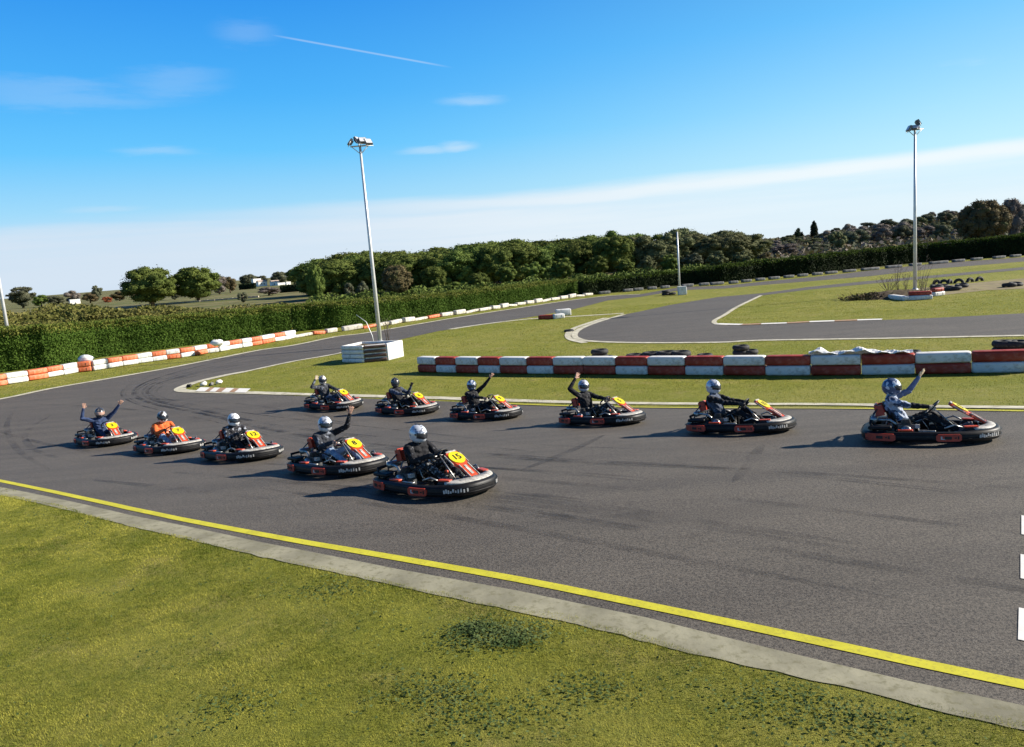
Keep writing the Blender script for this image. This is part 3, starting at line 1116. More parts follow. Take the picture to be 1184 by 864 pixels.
hl = [(-200, 470, 410), (0, 431, 383), (60, 424, 379), (120, 413, 374), (180, 405, 369), (240, 397, 365), (300, 389, 359), (340, 384, 355), (400, 378, 350), (478, 368, 344.5), (540, 359.5, 338.5), (600, 351, 331.5), (640, 345, 326.8), (672, 341, 324)]
line, hts = [], []
for x, yb, yt in hl:
    b0 = G(x, yb)
    d_ = CM @ Vector(((x - 592) / F, -(yt - 432) / F, -1))
    # same distance, higher
    t = b0.y / d_.y
    hts.append(H + d_.z * t - b0.z)
    line.append((b0.x, b0.y))
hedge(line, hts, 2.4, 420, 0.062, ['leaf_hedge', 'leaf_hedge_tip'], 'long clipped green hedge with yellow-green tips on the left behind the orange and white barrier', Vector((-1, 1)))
hr = [(677, 342, 325), (720, 337.5, 321), (787, 330, 314.5), (838, 326.5, 308), (884, 321.5, 302.5), (940, 317, 297), (1006, 309.5, 289.5), (1074, 303, 283), (1130, 299, 277.5), (1184, 295.5, 272), (1400, 278, 249)]
line, hts = [], []
for x, yb, yt in hr:
    b0 = G(x, yb)
    d_ = CM @ Vector(((x - 592) / F, -(yt - 432) / F, -1))
    t = b0.y / d_.y
    hts.append(H + d_.z * t - b0.z)
    line.append((b0.x, b0.y))
hedge(line, hts, 1.6, 150, 0.10, ['leaf_hedge_shade', 'leaf_hedge'], 'long dark shaded hedge along the far side of the track on the right', Vector((0, 1)))

# ================================================================== TREES
prof = [(351, 308), (368, 300), (389, 293), (442, 289), (478, 292), (507, 286), (549, 281), (587, 277), (626, 278.5), (670, 274), (711, 266.5), (724, 274), (737, 269), (757, 272), (770, 264), (802, 264), (823, 273), (843, 265.5), (863, 267), (879, 273)]


def ptop(x):
    for (a, ya), (b_, yb) in zip(prof, prof[1:]):
        if a <= x <= b_:
            return ya + (yb - ya) * (x - a) / (b_ - a)
    return prof[0][1] if x < 351 else prof[-1][1]


def ordinal(i):
    w = ['first', 'second', 'third', 'fourth', 'fifth', 'sixth', 'seventh', 'eighth', 'ninth', 'tenth', 'eleventh', 'twelfth', 'thirteenth', 'fourteenth', 'fifteenth', 'sixteenth', 'seventeenth', 'eighteenth', 'nineteenth', 'twentieth']
    if i < 20:
        return w[i]
    tens = {2: 'twenty', 3: 'thirty', 4: 'forty'}[(i + 1) // 10]
    r_ = (i + 1) % 10
    return tens + '-' + w[r_ - 1] if r_ else {2: 'twentieth', 3: 'thirtieth', 4: 'fortieth'}[(i + 1) // 10]


rt = random.Random(11)
# back row makes the skyline
xs = list(np.linspace(372, 870, 19))
for i, x in enumerate(xs):
    x = x + rt.uniform(-4, 4)
    grey = x > 690
    kind = 'umbrella' if not grey else ('irregular', 'umbrella')[i % 2]
    treepx(kind, 'leaf_pine' if x < 780 else 'leaf_pine_grey', i % 3, x, ptop(x), rt.uniform(62, 80) if not grey else rt.uniform(42, 52), rt.uniform(150, 168),
           'pine in back row of the wood on its skyline, %s from left' % ordinal(i), group='pines of the wood, back row', name='pine_tree')
xs = list(np.linspace(366, 868, 23))
for i, x in enumerate(xs):
    x = x + rt.uniform(-5, 5)
    grey = x > 700
    treepx(('umbrella', 'round')[i % 3 == 0] if not grey else ('irregular', 'round')[i % 2], 'leaf_pine' if x < 730 else 'leaf_pine_grey', (i + 1) % 3, x, ptop(x) + rt.uniform(3, 7), rt.uniform(50, 66), rt.uniform(132, 142),
           'dark rounded pine in middle row of the wood, %s from left' % ordinal(i), group='pines of the wood, middle row', name='pine_tree')
fr = [(362, 306, 22, 'round', 'leaf_pine', 'narrow dark pine at the left end of the wood, standing in front of it'),
      (402, 327, 16, 'bush', 'leaf_olive', 'small grey-green bush at the foot of the wood just left of the tall floodlight pole'),
      (418, 325, 16, 'bush', 'leaf_olive', 'small olive bush at the foot of the wood right behind the left floodlight pole'),
      (457, 306, 38, 'round', 'leaf_brown', 'brown leafy tree in front of the pine wood right of the left floodlight pole'),
      (524, 326, 30, 'bush', 'leaf_pine', 'low dark shrub in front of the wood above the left hedge'),
      (500, 308, 30, 'umbrella', 'leaf_pine', 'spreading pine in the front of the wood right of the brown tree'),
      (553, 315, 26, 'round', 'leaf_pine', 'small round pine at the front middle of the wood'),
      (585, 303, 30, 'irregular', 'leaf_pine', 'leafy green tree at the front of the wood above the middle of the hedge'),
      (615, 303, 34, 'irregular', 'leaf_pine', 'bushy green tree at the front of the wood, left of the corner of the hedges'),
      (650, 298, 34, 'irregular', 'leaf_pine', 'tall bushy green tree at the front of the wood above the corner of the hedges'),
      (690, 296, 34, 'irregular', 'leaf_pine', 'bushy green tree right behind the corner where the two hedges meet'),
      (722, 300, 30, 'irregular', 'leaf_pine', 'bushy green tree at the front of the wood, left of the thin middle pole'),
      (748, 296, 28, 'irregular', 'leaf_pine_grey', 'grey-green tree at the front of the wood just left of the thin middle pole'),
      (773, 294, 26, 'irregular', 'leaf_pine', 'green tree at the front of the wood directly behind the thin middle pole'),
      (801, 293, 30, 'irregular', 'leaf_olive', 'thin grey-olive tree right of the thin middle pole'),
      (829, 290, 30, 'irregular', 'leaf_pine_grey', 'grey-green tree near the right end of the wood'),
      (858, 290, 30, 'irregular', 'leaf_pine_grey', 'last larger grey-green tree at the right end of the wood'),
      (884, 292, 22, 'bush', 'leaf_brown', 'low brownish shrub just past the right end of the wood')]
for i, (x, y, w_, kd, lm, lb) in enumerate(fr):
    treepx(kd, lm, i % 2, x, y, w_, 118 + (i % 3) * 3, lb, group='trees at the front of the wood', name='tree' if kd != 'bush' else 'bush', cat='tree' if kd != 'bush' else 'bush')
k = 9000
u = RNG.random(k)
U0, U1 = RY(356, 330, 116), RY(905, 300, 116)
P = np.column_stack([U0.x + (U1.x - U0.x) * u, 116 + RNG.uniform(-3, 9, k), -1.05 + (1.0 + .5 * np.sin(u * 90) * np.sin(u * 37)) * RNG.random(k) ** .7])
tag(link(bpy.data.objects.new('undergrowth', leaves_mesh('undergrowth', P, np.tile([0, -.6, .8], (k, 1)), .24, ['leaf_pine']))), 'dark undergrowth at the foot of the pine wood', 'undergrowth', kind='stuff')
# left side trees
lt = [(170, 308, 62, 175, 'round', 'leaf_pine', 'large round green stone pine, the left of the pair in the field on the left'),
      (224, 308, 56, 182, 'round', 'leaf_pine', 'large round green stone pine, the right of the pair in the field on the left'),
      (23, 332, 34, 300, 'irregular', 'leaf_olive', 'grey-green tree at the far left edge beyond the hedge'),
      (46, 341, 22, 290, 'bush', 'leaf_pine', 'small green tree second from the left edge beyond the hedge'),
      (62, 342, 22, 290, 'bush', 'leaf_olive', 'low olive bush left of the small white building'),
      (82, 336, 22, 340, 'bush', 'leaf_bare', 'greyish bush behind the small white building'),
      (103, 339, 22, 290, 'bush', 'leaf_brown', 'brown bush right of the small white building'),
      (110, 330, 16, 340, 'irregular', 'leaf_olive', 'thin taller grey tree right of the small white building'),
      (124, 343, 13, 270, 'bush', 'leaf_red', 'red-leaved shrub between the white building and the stone pines'),
      (137, 337, 26, 290, 'irregular', 'leaf_brown', 'brown autumn tree just left of the pair of stone pines'),
      (200, 330, 24, 230, 'irregular', 'leaf_olive', 'grey olive tree seen between the two stone pines'),
      (251, 317, 24, 260, 'bush', 'leaf_bare', 'greyish brown tree just right of the pair of stone pines'),
      (264, 320, 20, 270, 'bush', 'leaf_brown', 'brown tree second to the right of the pair of stone pines'),
      (286, 317, 20, 420, 'round', 'leaf_olive', 'dark distant tree behind the left stone farmhouse'),
      (302, 319, 20, 430, 'irregular', 'leaf_olive', 'distant tree right above the left stone farmhouse'),
      (322, 314, 20, 400, 'round', 'leaf_olive', 'rounded distant tree between the two farmhouses'),
      (339, 311, 20, 390, 'round', 'leaf_pine', 'taller dark distant tree above the right white farmhouse'),
      (352, 326, 14, 200, 'bush', 'leaf_pine', 'dark bush between the farmhouses and the pine wood'),
      (310, 332, 34, 190, 'bush', 'leaf_bare', 'wide grey-brown leafless shrub in the field below the farmhouses'),
      (280, 338, 14, 150, 'bush', 'leaf_olive', 'low bush in the field right of the stone pines')]
for i, (x, y, w_, Y, kd, lm, lb) in enumerate(lt):
    treepx(kd, lm, i % 3, x, y, w_, Y, lb, name='stone_pine' if i < 2 else ('bush' if 'bush' in lb or 'shrub' in lb else 'tree'), cat='bush' if 'bush' in lb or 'shrub' in lb else 'tree')
# low stone walls and dark hedgerows in the fields
for i, (x0, x1, y, Y, h_, mat, lb) in enumerate([(277, 296, 334, 330, 2.4, 'leaf_cypress', 'dark hedgerow in front of the left farmhouse'),
                                                (325, 352, 338, 210, 1.8, 'leaf_cypress', 'dark hedgerow below the right white farmhouse'),
                                                (130, 300, 350, 180, .45, 'stone_wall', 'low stone field wall behind the left hedge')]):
    a, b_ = RY(x0, y, Y), RY(x1, y, Y)
    if 'hedgerow' in lb:
        k = 1600
        u = RNG.random(k)
        P = np.column_stack([a.x + (b_.x - a.x) * u, np.full(k, Y) + RNG.uniform(-.8, .8, k), -1.05 + h_ * RNG.random(k)])
        o = link(bpy.data.objects.new('hedgerow', leaves_mesh('hedgerow', P, np.tile([0, -1, .5], (k, 1)), .35, [mat])))
        tag(o, lb, 'hedge')
    else:
        mb = MB()
        for j in range(40):
            xx = a.x + (b_.x - a.x) * (j + .5) / 40
            mb.box((xx, Y + random.uniform(-.1, .1), -1.05 + h_ / 2), (abs(b_.x - a.x) / 40 * .97, .6, h_ * random.uniform(.8, 1.1)), mat)
        tag(mb.build('stone_wall'), lb, 'wall')

# far right: cypresses, brown tree, bare tree
treepx('irregular', 'leaf_cypress', 0, 922.5, 264, 15, 300, 'dark broad conifer on the right skyline, left of the slim cypress', zb=-0.5, name='conifer')
treepx('cypress', 'leaf_cypress', 1, 941, 256, 34, 300, 'slim dark pointed cypress on the right skyline', zb=-0.5, name='cypress')
treepx('bush', 'leaf_bare', 1, 960, 266, 28, 240, 'grey leafless bushy tree right of the slim cypress', zb=-1)
treepx('round', 'leaf_brown', 2, 1138, 231, 56, 120, 'large round brown-green tree behind the right end of the dark hedge')
treepx('bush', 'leaf_bare', 0, 1170, 229, 34, 135, 'grey leafless tree right of the large round brown tree')
treepx('bush', 'leaf_olive', 1, 1189, 236, 30, 140, 'dark olive tree cut by the right edge of the photo')
# scattered olives over the hillside
hn = 0
pts = [(RY(a, b_, 350).x / 350) for a, b_ in hp]
HR = ['nearest', 'second', 'middle', 'fourth', 'highest']
for r_ in range(5):
    xs_ = np.linspace(890 + r_ * 6, 1190, 13)
    for i, x in enumerate(xs_):
        x = x + rt.uniform(-7, 7)
        Y = [190, 225, 262, 300, 335][r_] + rt.uniform(-12, 12)
        wx = RY(x, 300, Y).x
        zb = hill_z(wx, Y)
        hh = rt.uniform(2.6, 5.0) * (.65 if x < 965 else 1)
        lm = ('leaf_olive', 'leaf_bare', 'leaf_olive', 'leaf_pine_grey', 'leaf_olive', 'leaf_bare')[(i * 7 + r_) % 6]
        tree('bush', lm, i % 3, (wx, Y, zb - .3), hh, rt.uniform(4.5, 8.5), '%s-toned tree, %s from left in %s row on the hillside' % ({'leaf_olive': 'olive', 'leaf_bare': 'grey', 'leaf_pine_grey': 'green', 'leaf_brown': 'brown'}[lm], ordinal(i), HR[r_]), group='trees on the hillside', name='olive_tree')
treepx('bush', 'leaf_pine', 0, 1093, 245, 20, 330, 'dark tree on the crest of the hill left of the large round brown tree', zb=6)
treepx('bush', 'leaf_olive', 2, 1072, 253, 26, 330, 'low dark tree on the hill crest behind the right floodlight pole', zb=5)
treepx('bush', 'leaf_pine', 2, 1018, 260, 18, 330, 'small dark tree on the hill crest left of the right floodlight pole', zb=3)
treepx('bush', 'leaf_pine', 1, 986, 265, 14, 330, 'small dark tree on the hill slope between the cypress and the right floodlight pole', zb=2)
# scrub as ground cover on hillside and behind the left hedge
k = 26000
u = RNG.random(k)
Yv = RNG.uniform(160, 400, k)
azv = RNG.uniform(pts[1], pts[-2], k)
zz = np.array([hill_z(a * y, y) for a, y in zip(azv, Yv)])
hgt = 1.6 * np.clip(np.sin(azv * 160 + Yv * .21) * np.sin(Yv * .37 + azv * 60) + .45, 0, 1)
P = np.column_stack([azv * Yv, Yv, zz + hgt * RNG.random(k)])
tag(link(bpy.data.objects.new('hillside_scrub', leaves_mesh('scrub', P, np.tile([0, -.3, 1], (k, 1)), .75, ['leaf_olive', 'leaf_bare', 'leaf_brown'], RNG.integers(0, 3, k)))), 'grey-green scrub covering the low hill', 'scrub', kind='stuff')
k = 90000
u = RNG.random(k)
A0, A1 = G(-60, 425), G(420, 372)
dist = 2.2 + 26 * RNG.random(k) ** 1.6
nn = Vector((-(A1 - A0).y, (A1 - A0).x)).normalized()
q = np.array(A0.to_2d())[None] + u[:, None] * np.array((A1 - A0).to_2d())[None] + np.array(nn)[None] * dist[:, None]
hgt = (2.5 + 1.3 * np.clip(np.sin(q[:, 0] * .55) * np.sin(q[:, 1] * .43) + .4, 0, 1)) * np.clip(1.15 - u * 1.0, .42, 1) * np.clip(.55 + dist / 8, 0, 1)
P = np.column_stack([q, -1.05 + hgt * RNG.random(k) ** .7])
tag(link(bpy.data.objects.new('roadside_scrub', leaves_mesh('scrub', P, np.tile([0, -.3, 1], (k, 1)), .17, ['leaf_scrub']))), 'rough yellow-green scrub growing behind the left hedge', 'scrub', kind='stuff')

# ================================================================== FAR HOUSES


def house(x, yb, wpx, hpx, Y, label, roof=None, nwin=2, wall='house_wall', flat=True, zoff=0):
    a = RY(x, yb, Y)
    w_ = wpx / F * Y
    h_ = hpx / F * Y
    e = empty('house', (a.x, Y, a.z), R(38))
    mb = MB()
    mb.box((0, 0, h_ / 2 - 1), (w_, w_ * .7, h_ + 2), wall)
    mb.build('wall', e)
    mb = MB()
    if flat:
        mb.box((0, 0, h_ + .12), (w_ * 1.03, w_ * .73, .24), roof or wall)
    else:
        y2 = w_ * .38
        mb.add([(-w_ * .53, -y2, h_), (w_ * .53, -y2, h_), (w_ * .53, y2, h_), (-w_ * .53, y2, h_), (-w_ * .53, 0, h_ + w_ * .2), (w_ * .53, 0, h_ + w_ * .2)],
               [(0, 1, 5, 4), (2, 3, 4, 5), (0, 4, 3), (1, 2, 5), (0, 3, 2, 1)], roof or 'roof_tile')
    mb.build('roof', e)
    for i in range(nwin):
        mb = MB()
        mb.box((w_ * (-.3 + .6 * (i + .5) / nwin), -w_ * .35 - .02, h_ * .5), (w_ * .10, .06, h_ * .3), 'window_dark')
        mb.build('window', e)
    tag(e, label, 'house')
    return e


house(87.3, 355, 10.5, 8, 300, 'small plain white cube-shaped building in the field at far left', nwin=1)
house(297, 331, 9, 8, 400, 'pale stone farmhouse on the left horizon, the left and taller of the group', nwin=2)
house(303, 331, 10, 5, 398, 'low pale farm building right beside the taller stone farmhouse', flat=False, nwin=2)
house(318, 331, 9, 5, 392, 'low pale house with pitched roof in the middle of the farm group', flat=False)
house(326, 332.5, 12, 5, 385, 'long bright white farmhouse near the wood on the left horizon', nwin=3)
house(333.5, 332, 5, 5.5, 380, 'small white outbuilding at the right end of the long white farmhouse', nwin=1)
house(1003, 273.5, 4, 2.4, 300, 'tiny white house among olives on the right hillside', nwin=1)
house(939, 280, 4, 2.5, 280, 'tiny pale house at the foot of the slim cypress', nwin=1)

# ================================================================== BARRIER BLOCKS
BLK = {}


def block(name, a, b_, z, h_, d_, mat, label, group, tilt=0.0, cat='barrier block'):
    """one plastic barrier block lying between ground points a and b_"""
    a, b_ = Vector(a[:2]), Vector(b_[:2])
    L = (b_ - a).length
    key = (round(L, 1), h_, d_, mat)
    if key not in BLK:
        mb = MB()
        mb.box((0, 0, h_ / 2), (1.0, d_, h_), mat, bev=min(.07, h_ * .3))
        for s_ in (-.25, .25):      # moulded grooves
            mb.box((s_, -d_ / 2 + .012, h_ / 2), (.03, .05, h_ * .6), mat)
        o_ = mb.build(name)
        BLK[key] = o_.data
        bpy.data.objects.remove(o_)
    o = link(bpy.data.objects.new(name, BLK[key]))
    m_ = (a + b_) / 2
    ang = math.atan2((b_ - a).y, (b_ - a).x)
    zb = zf(m_.y)
    o.location = (m_.x, m_.y, zb + z)
    o.rotation_euler = (R(random.uniform(-1.2, 1.2)), tilt + math.atan2(zf(a.y) - zf(b_.y), L), ang + R(random.uniform(-1.2, 1.2)))
    o.scale = (L * 0.985, 1, 1)
    return tag(o, label, cat, group)


bx = [486.7, 507.4, 530.4, 556, 581, 612, 642.5, 677, 714, 751, 794, 838, 886, 938, 996, 1058, 1123, 1195]
by = [430, 430.6, 431, 431.4, 431.8, 432.2, 432.4, 432.6, 433, 433.3, 433.6, 433.8, 434, 434, 433.6, 432.6, 431.4, 430]
topc = 'WRWRWRWWRWRWRWRWR'
line = [G(x, y) for x, y in zip(bx, by)]
for i in range(17):
    T = topc[i]
    Bm = 'R' if T == 'W' else 'W'
    where = 'in the long red and white barrier behind the karts'
    for lev, cc in ((0, Bm), (1, T)):
        nm = {'W': 'white', 'R': 'dark red'}[cc]
        block('barrier_block', line[i], line[i + 1], 0.02 + .33 * lev, .32, .42, {'W': 'barrier_white', 'R': 'barrier_red'}[cc],
              '%s block, %s from left in %s row of long red and white barrier' % (nm, ordinal(i), ('bottom', 'top')[lev]), 'blocks of the long red and white barrier')
# left barrier
bl = [(-25, 450.5), (7, 445), (31.6, 441), (54, 437), (71.8, 434), (89.6, 430.8), (106.8, 429), (124, 426.2), (141, 423.6), (158.5, 420.8), (175.8, 418.3), (192.4, 416.0), (208, 414), (224, 411.5), (238.4, 409), (252, 407.2), (264, 404.8), (278.6, 402.5), (290, 400.5), (301.6, 398.5), (316, 395.6), (328, 393.5), (340, 391)]
cols_ = ['OO', 'WW', 'OO', 'OW', 'WW', 'OO', 'WW', 'OW', 'OW', 'WW', 'OW', 'WO', 'OW', 'WO', 'OW', 'WW', 'OW', 'WW', 'OO', 'WO', 'OW', 'WW']
L_ = [G(*p) for p in bl]
for i, cc in enumerate(cols_):
    for lev in (0, 1):
        c_ = cc[1 - lev]
        block('barrier_block', L_[i], L_[i + 1], .02 + .29 * lev, .28, .45, {'W': 'barrier_white', 'O': 'barrier_orange'}[c_],
              '%s block, %s from left in %s row of barrier below left hedge' % ({'W': 'white', 'O': 'faded orange'}[c_], ordinal(i), ('bottom', 'top')[lev]), 'blocks along the left hedge', tilt=R(random.uniform(-1.5, 1.5)))
bl = [(340, 391), (360, 388), (389, 384), (418.7, 380.4), (448, 376.2), (478, 371.5), (507, 367), (537, 362.7), (566.5, 358.5), (596, 353.8), (625.6, 349.6), (655, 345.3), (684, 341.5)]
far = []
for a, b_ in zip(bl, bl[1:]):
    a, b_ = G(*a), G(*b_)
    n_ = max(1, round((b_ - a).length / 1.4))
    for j in range(n_):
        far.append((a.lerp(b_, j / n_), a.lerp(b_, (j + 1) / n_)))
for i, (a, b_) in enumerate(far):
    c_ = 'O' if i in (1, 4, 9) else 'W'
    block('barrier_block', a.lerp(b_, .08 * (i % 4)), b_, .02, .20 + .055 * ((i * 5) % 4), .5, {'W': 'barrier_weathered', 'O': 'barrier_orange'}[c_],
          'low %s block, %s from near end of single row along left hedge' % ({'W': 'white', 'O': 'orange'}[c_], ordinal(i)), 'single row blocks along the far left hedge', tilt=R(random.uniform(-5, 5)))
# small things lying on the left barrier
for x, y, lb in ((100, 419, 'crumpled white bag lying on the orange and white barrier on the left'), (252, 399.5, 'small crumpled white bag lying further along the left barrier')):
    mb = MB()
    mb.ball((0, 0, .12), (.45, .3, .2), 'tarp_white', 10, 7)
    o = mb.build('white_bag')
    for vv in o.data.vertices:
        vv.co += Vector((random.uniform(-.06, .06), random.uniform(-.05, .05), random.uniform(-.04, .05)))
    g_ = G(x, y + 10)
    o.location = (g_.x, g_.y + .1, zf(g_.y) + .58)
    tag(o, lb, 'bag')
# dark low blocks along the right hedge
xr = [699, 726, 738, 754, 769, 795, 814, 829, 848, 863, 879, 895, 912, 928, 945, 961, 982, 1006, 1033, 1058, 1085, 1108, 1129, 1155, 1174]
yr = [340.2, 337.5, 336.4, 335, 333.8, 331.8, 330.5, 329.6, 328.3, 326.6, 324.9, 323.3, 321.6, 320, 318.4, 316.9, 315, 312.7, 310, 307.6, 305.2, 303.1, 301.2, 299.2, 297.6]
wr = [12, 10, 10, 9, 9, 12, 10, 14, 9, 10, 9, 11, 10, 10, 10, 12, 13, 19, 17, 12, 20, 12, 11, 12, 10]
for i, (x, y, w_) in enumerate(zip(xr, yr, wr)):
    a, b_ = G(x - w_ / 2, y - .1 + w_ * .045), G(x + w_ / 2, y - .1 - w_ * .045)
    e = block('barrier_block', a, b_, .02, .38, .8, 'barrier_grey', 'low grey block below dark right hedge, %s from left' % ordinal(i), 'grey blocks along the right hedge')
    e.scale.z = .75
    e.scale.y = .7

# white sheet on the red-white barrier
mb = MB()
a, b_ = line[13], line[15]
nu, nv = 34, 8
ax = (b_ - a).to_2d()
n2 = Vector((-ax.y, ax.x)).normalized()
rs = random.Random(5)
v = []
for i in range(nu + 1):
    t = i / nu
    for j in range(nv + 1):
        s_ = j / nv
        p = a.to_2d() + ax * (t * 1.0 - .02) + n2 * (-.16 + .5 * s_)
        pk = .17 * math.exp(-((t - .10) / .06) ** 2) + .13 * math.exp(-((t - .50) / .13) ** 2) + .06
        z = .68 + pk * math.sin(math.pi * min(1, .22 + s_ * .7)) + .03 * math.sin(t * 37 + s_ * 5) + rs.uniform(-.012, .012)
        if j == nv:
            z -= .25
        v.append((p.x, p.y, zf(p.y) + z))
f = [(i * (nv + 1) + j, (i + 1) * (nv + 1) + j, (i + 1) * (nv + 1) + j + 1, i * (nv + 1) + j + 1) for i in range(nu) for j in range(nv)]
mb.add(v, f, 'tarp_white', False)
o = mb.build('white_sheet')
so_ = o.modifiers.new('s', 'SOLIDIFY')
so_.thickness = .012
tag(o, 'crumpled white plastic sheet lying on top of the red and white barrier', 'sheet')


# tyres
def tyre_mesh():
    mb = MB()
    prof = []
    for k in range(12):
        a = 2 * math.pi * k / 12
        prof.append((.215 + .085 * math.cos(a), .09 * math.sin(a) * (1.0 if abs(math.sin(a)) < .9 else .95) + .09))
    mb.lathe(prof, 'tyre_rubber', n=22, closed=True)
    o = mb.build('tyre')
    d = o.data
    bpy.data.objects.remove(o)
    return d


TY = tyre_mesh()


def tyre(p, z, label, rx=0.0, s=1.0, group='old tyres behind the red and white barrier'):
    o = link(bpy.data.objects.new('tyre', TY))
    o.location = (p.x, p.y, zf(p.y) + z)
    o.rotation_euler = (R(rx), 0, random.uniform(0, 6))
    o.scale = (s, s, s)
    return tag(o, label, 'tyre', group)


# photo positions of the tops that show over the barrier
def behind(x, d):
    for i in range(17):
        if bx[i] <= x <= bx[i + 1]:
            p = line[i].lerp(line[i + 1], (x - bx[i]) / (bx[i + 1] - bx[i]))
            v_ = Vector((p.x, p.y, 0)).normalized() * d
            return Vector((p.x + v_.x, p.y + v_.y, 0))


for x, n_, d, s_, lb in ((695, 4, 1.1, 1.15, 'tall pile behind the double white block'), (702, 3, 1.3, 1.0, 'short pile right of the double white block pile'),
                         (735, 3, 1.4, 1.1, 'first low pile behind middle of barrier'), (754, 3, 1.5, 1.2, 'second low pile behind middle of barrier'), (772, 3, 1.3, 1.3, 'third low pile behind middle of barrier'), (788, 3, 1.3, 1.3, 'fourth low pile behind middle of barrier'),
                         (858, 5, 1.2, 1.0, 'tall pile behind barrier left of white sheet'), (868, 4, 1.3, 1.0, 'pile right beside tallest pile'), (816, 3, 1.6, 1.0, 'low pile left of tallest pile'),
                         (1056, 4, 1.5, .8, 'pile at right end of white sheet'), (1162, 4, 1.2, 1.2, 'pile near right edge of photo'), (1176, 4, 1.1, 1.2, 'pile at right edge of photo')):
    p = behind(x, d)
    for k in range(n_):
        tyre(p, .175 * k * s_, 'black tyre, %s from ground in %s' % (ordinal(k), lb), s=s_)

# left pole planter of stacked planks
pl = [G(397, 419.5), G(422, 419.5), G(448, 417.2), G(466, 412.5)]
e = empty('planter_box', pl[0])
hgt = 0.86
inv = -pl[0]


def panel(p0, p1, n_, mat, name, gap=.02):
    d_ = (p1 - p0)
    L = d_.length
    M3 = Matrix.Rotation(math.atan2(d_.y, d_.x), 3, 'Z')
    mb = MB()
    for k in range(n_):
        mb.box((p0 + p1) / 2 - pl[0] + Vector((0, 0, hgt * (k + .5) / n_)), (L * .99, .16, hgt / n_ - gap), mat, M3, bev=.05)
    return mb.build(name, e)


for q in pl:
    q.z = pl[0].z
panel(pl[0], pl[1], 4, 'barrier_white', 'white_panel')
o = panel(pl[1], pl[2], 4, 'barrier_brown', 'brown_panel', .07)
panel(pl[1] + Vector((.03, .1, 0)), pl[2] + Vector((0, .1, 0)), 1, 'barrier_white', 'backing_panel')
panel(pl[2], pl[3], 1, 'barrier_white', 'white_sheet_panel', 0)
bk = pl[0] + (pl[3] - pl[2]) * 1.2
panel(pl[0], bk, 4, 'barrier_white', 'white_panel')
panel(bk, pl[3], 4, 'barrier_white', 'white_panel')
mb = MB()
mb.add([p - pl[0] + Vector((0, 0, hgt - .12)) for p in (pl[0], pl[1], pl[2], pl[3], bk)], [(0, 1, 2, 3, 4)], 'soil')
mb.build('soil', e)
tag(e, 'low square enclosure of white and brown planks round the foot of the left floodlight pole', 'planter')


# ================================================================== POLES
def flood_pole(base, height, lamps, label, r0=.13, r1=.07):
    e = empty('floodlight_pole', base)
    mb = MB()
    mb.tube([(0, 0, -.2), (0, 0, height * .5), (0, 0, height)], [r0, (r0 + r1) / 2, r1], 'galvanised', 12)
    mb.tube([(0, 0, 0), (0, 0, .25)], [r0 * 1.6, r0 * 1.5], 'galvanised', 12)
    mb.build('pole', e)
    if lamps:
        mb = MB()
        mb.tube([(-.55, 0, height - .05), (.55, 0, height - .05)], .04, 'galvanised', 8)
        mb.tube([(0, -.35, height - .03), (0, .35, height - .03)], .04, 'galvanised', 8)
        mb.tube([(-.5, 0, height - .05), (0, 0, height - .5)], .025, 'galvanised', 6)
        mb.tube([(.5, 0, height - .05), (0, 0, height - .5)], .025, 'galvanised', 6)
        mb.build('crossarm', e)
    for (x, y, z, rz, rx) in lamps:
        M3 = Euler((R(rx), 0, R(rz))).to_matrix()
        c = Vector((x, y, height + z))
        mb = MB()
        mb.box(c, (.44, .13, .38), 'lamp_housing', M3)
        mb.box(c + M3 @ Vector((0, .1, 0)), (.3, .1, .26), 'lamp_housing', M3)
        mb.tube([c + M3 @ Vector((-.24, 0, 0)), c + M3 @ Vector((-.24, .05, -.26)), c + M3 @ Vector((.24, .05, -.26)), c + M3 @ Vector((.24, 0, 0))], .015, 'galvanised', 6)
        l_ = mb.build('floodlight', e)
        mb = MB()
        mb.box(c + M3 @ Vector((0, -.071, 0)), (.39, .012, .33), 'lamp_glass', M3)
        mb.build('glass', l_)
    tag(e, label, 'floodlight')
    return e


b0 = G(440, 399)
h0 = RY(416.2, 168, b0.y).z - b0.z
flood_pole(Vector((b0.x, b0.y, b0.z)), h0, [(-.52, -.1, .2, -75, -38), (-.1, 0, .30, 70, -38), (.2, -.12, .24, 25, -42), (.5, -.05, .15, 40, -40)], 'tall white floodlight pole on the left with four lamps, standing in the plank enclosure')
b1 = G(1058, 338)
h1 = RY(1058, 149, b1.y).z - b1.z
flood_pole(b1, h1, [(-.4, 0, .05, -95, -30), (.22, 0, .40, 80, -30), (.0, -.1, .08, -20, -50)], 'tall grey floodlight pole on the right rising from the shrub bed')
b2 = G(786, 336)
h2 = RY(783.5, 268, b2.y).z - b2.z
flood_pole(b2, h2, [], 'short thin pole without visible lamps in front of the wood in the middle', .10, .07)
b3 = RY(9, 383, 56)
flood_pole(Vector((b3.x, 56, -1.05)), 12.0, [(-.3, 0, .2, -60, -38), (.3, 0, .2, 40, -38)], 'white leaning pole at the left edge of the photo behind the hedge')
# thin bent sapling and twigs in the planter
mb = MB()
s0 = G(433, 405)
mb.tube([(0, 0, 0), (-.1, 0, .8), (-.35, 0, 1.6), (-.9, .1, 2.05)], [.03, .025, .02, .012], 'galvanised', 6)
o = mb.build('bent_rod')
o.location = (s0.x, s0.y + .3, s0.z)
tag(o, 'thin pale bent rod leaning left beside the left floodlight pole', 'rod')


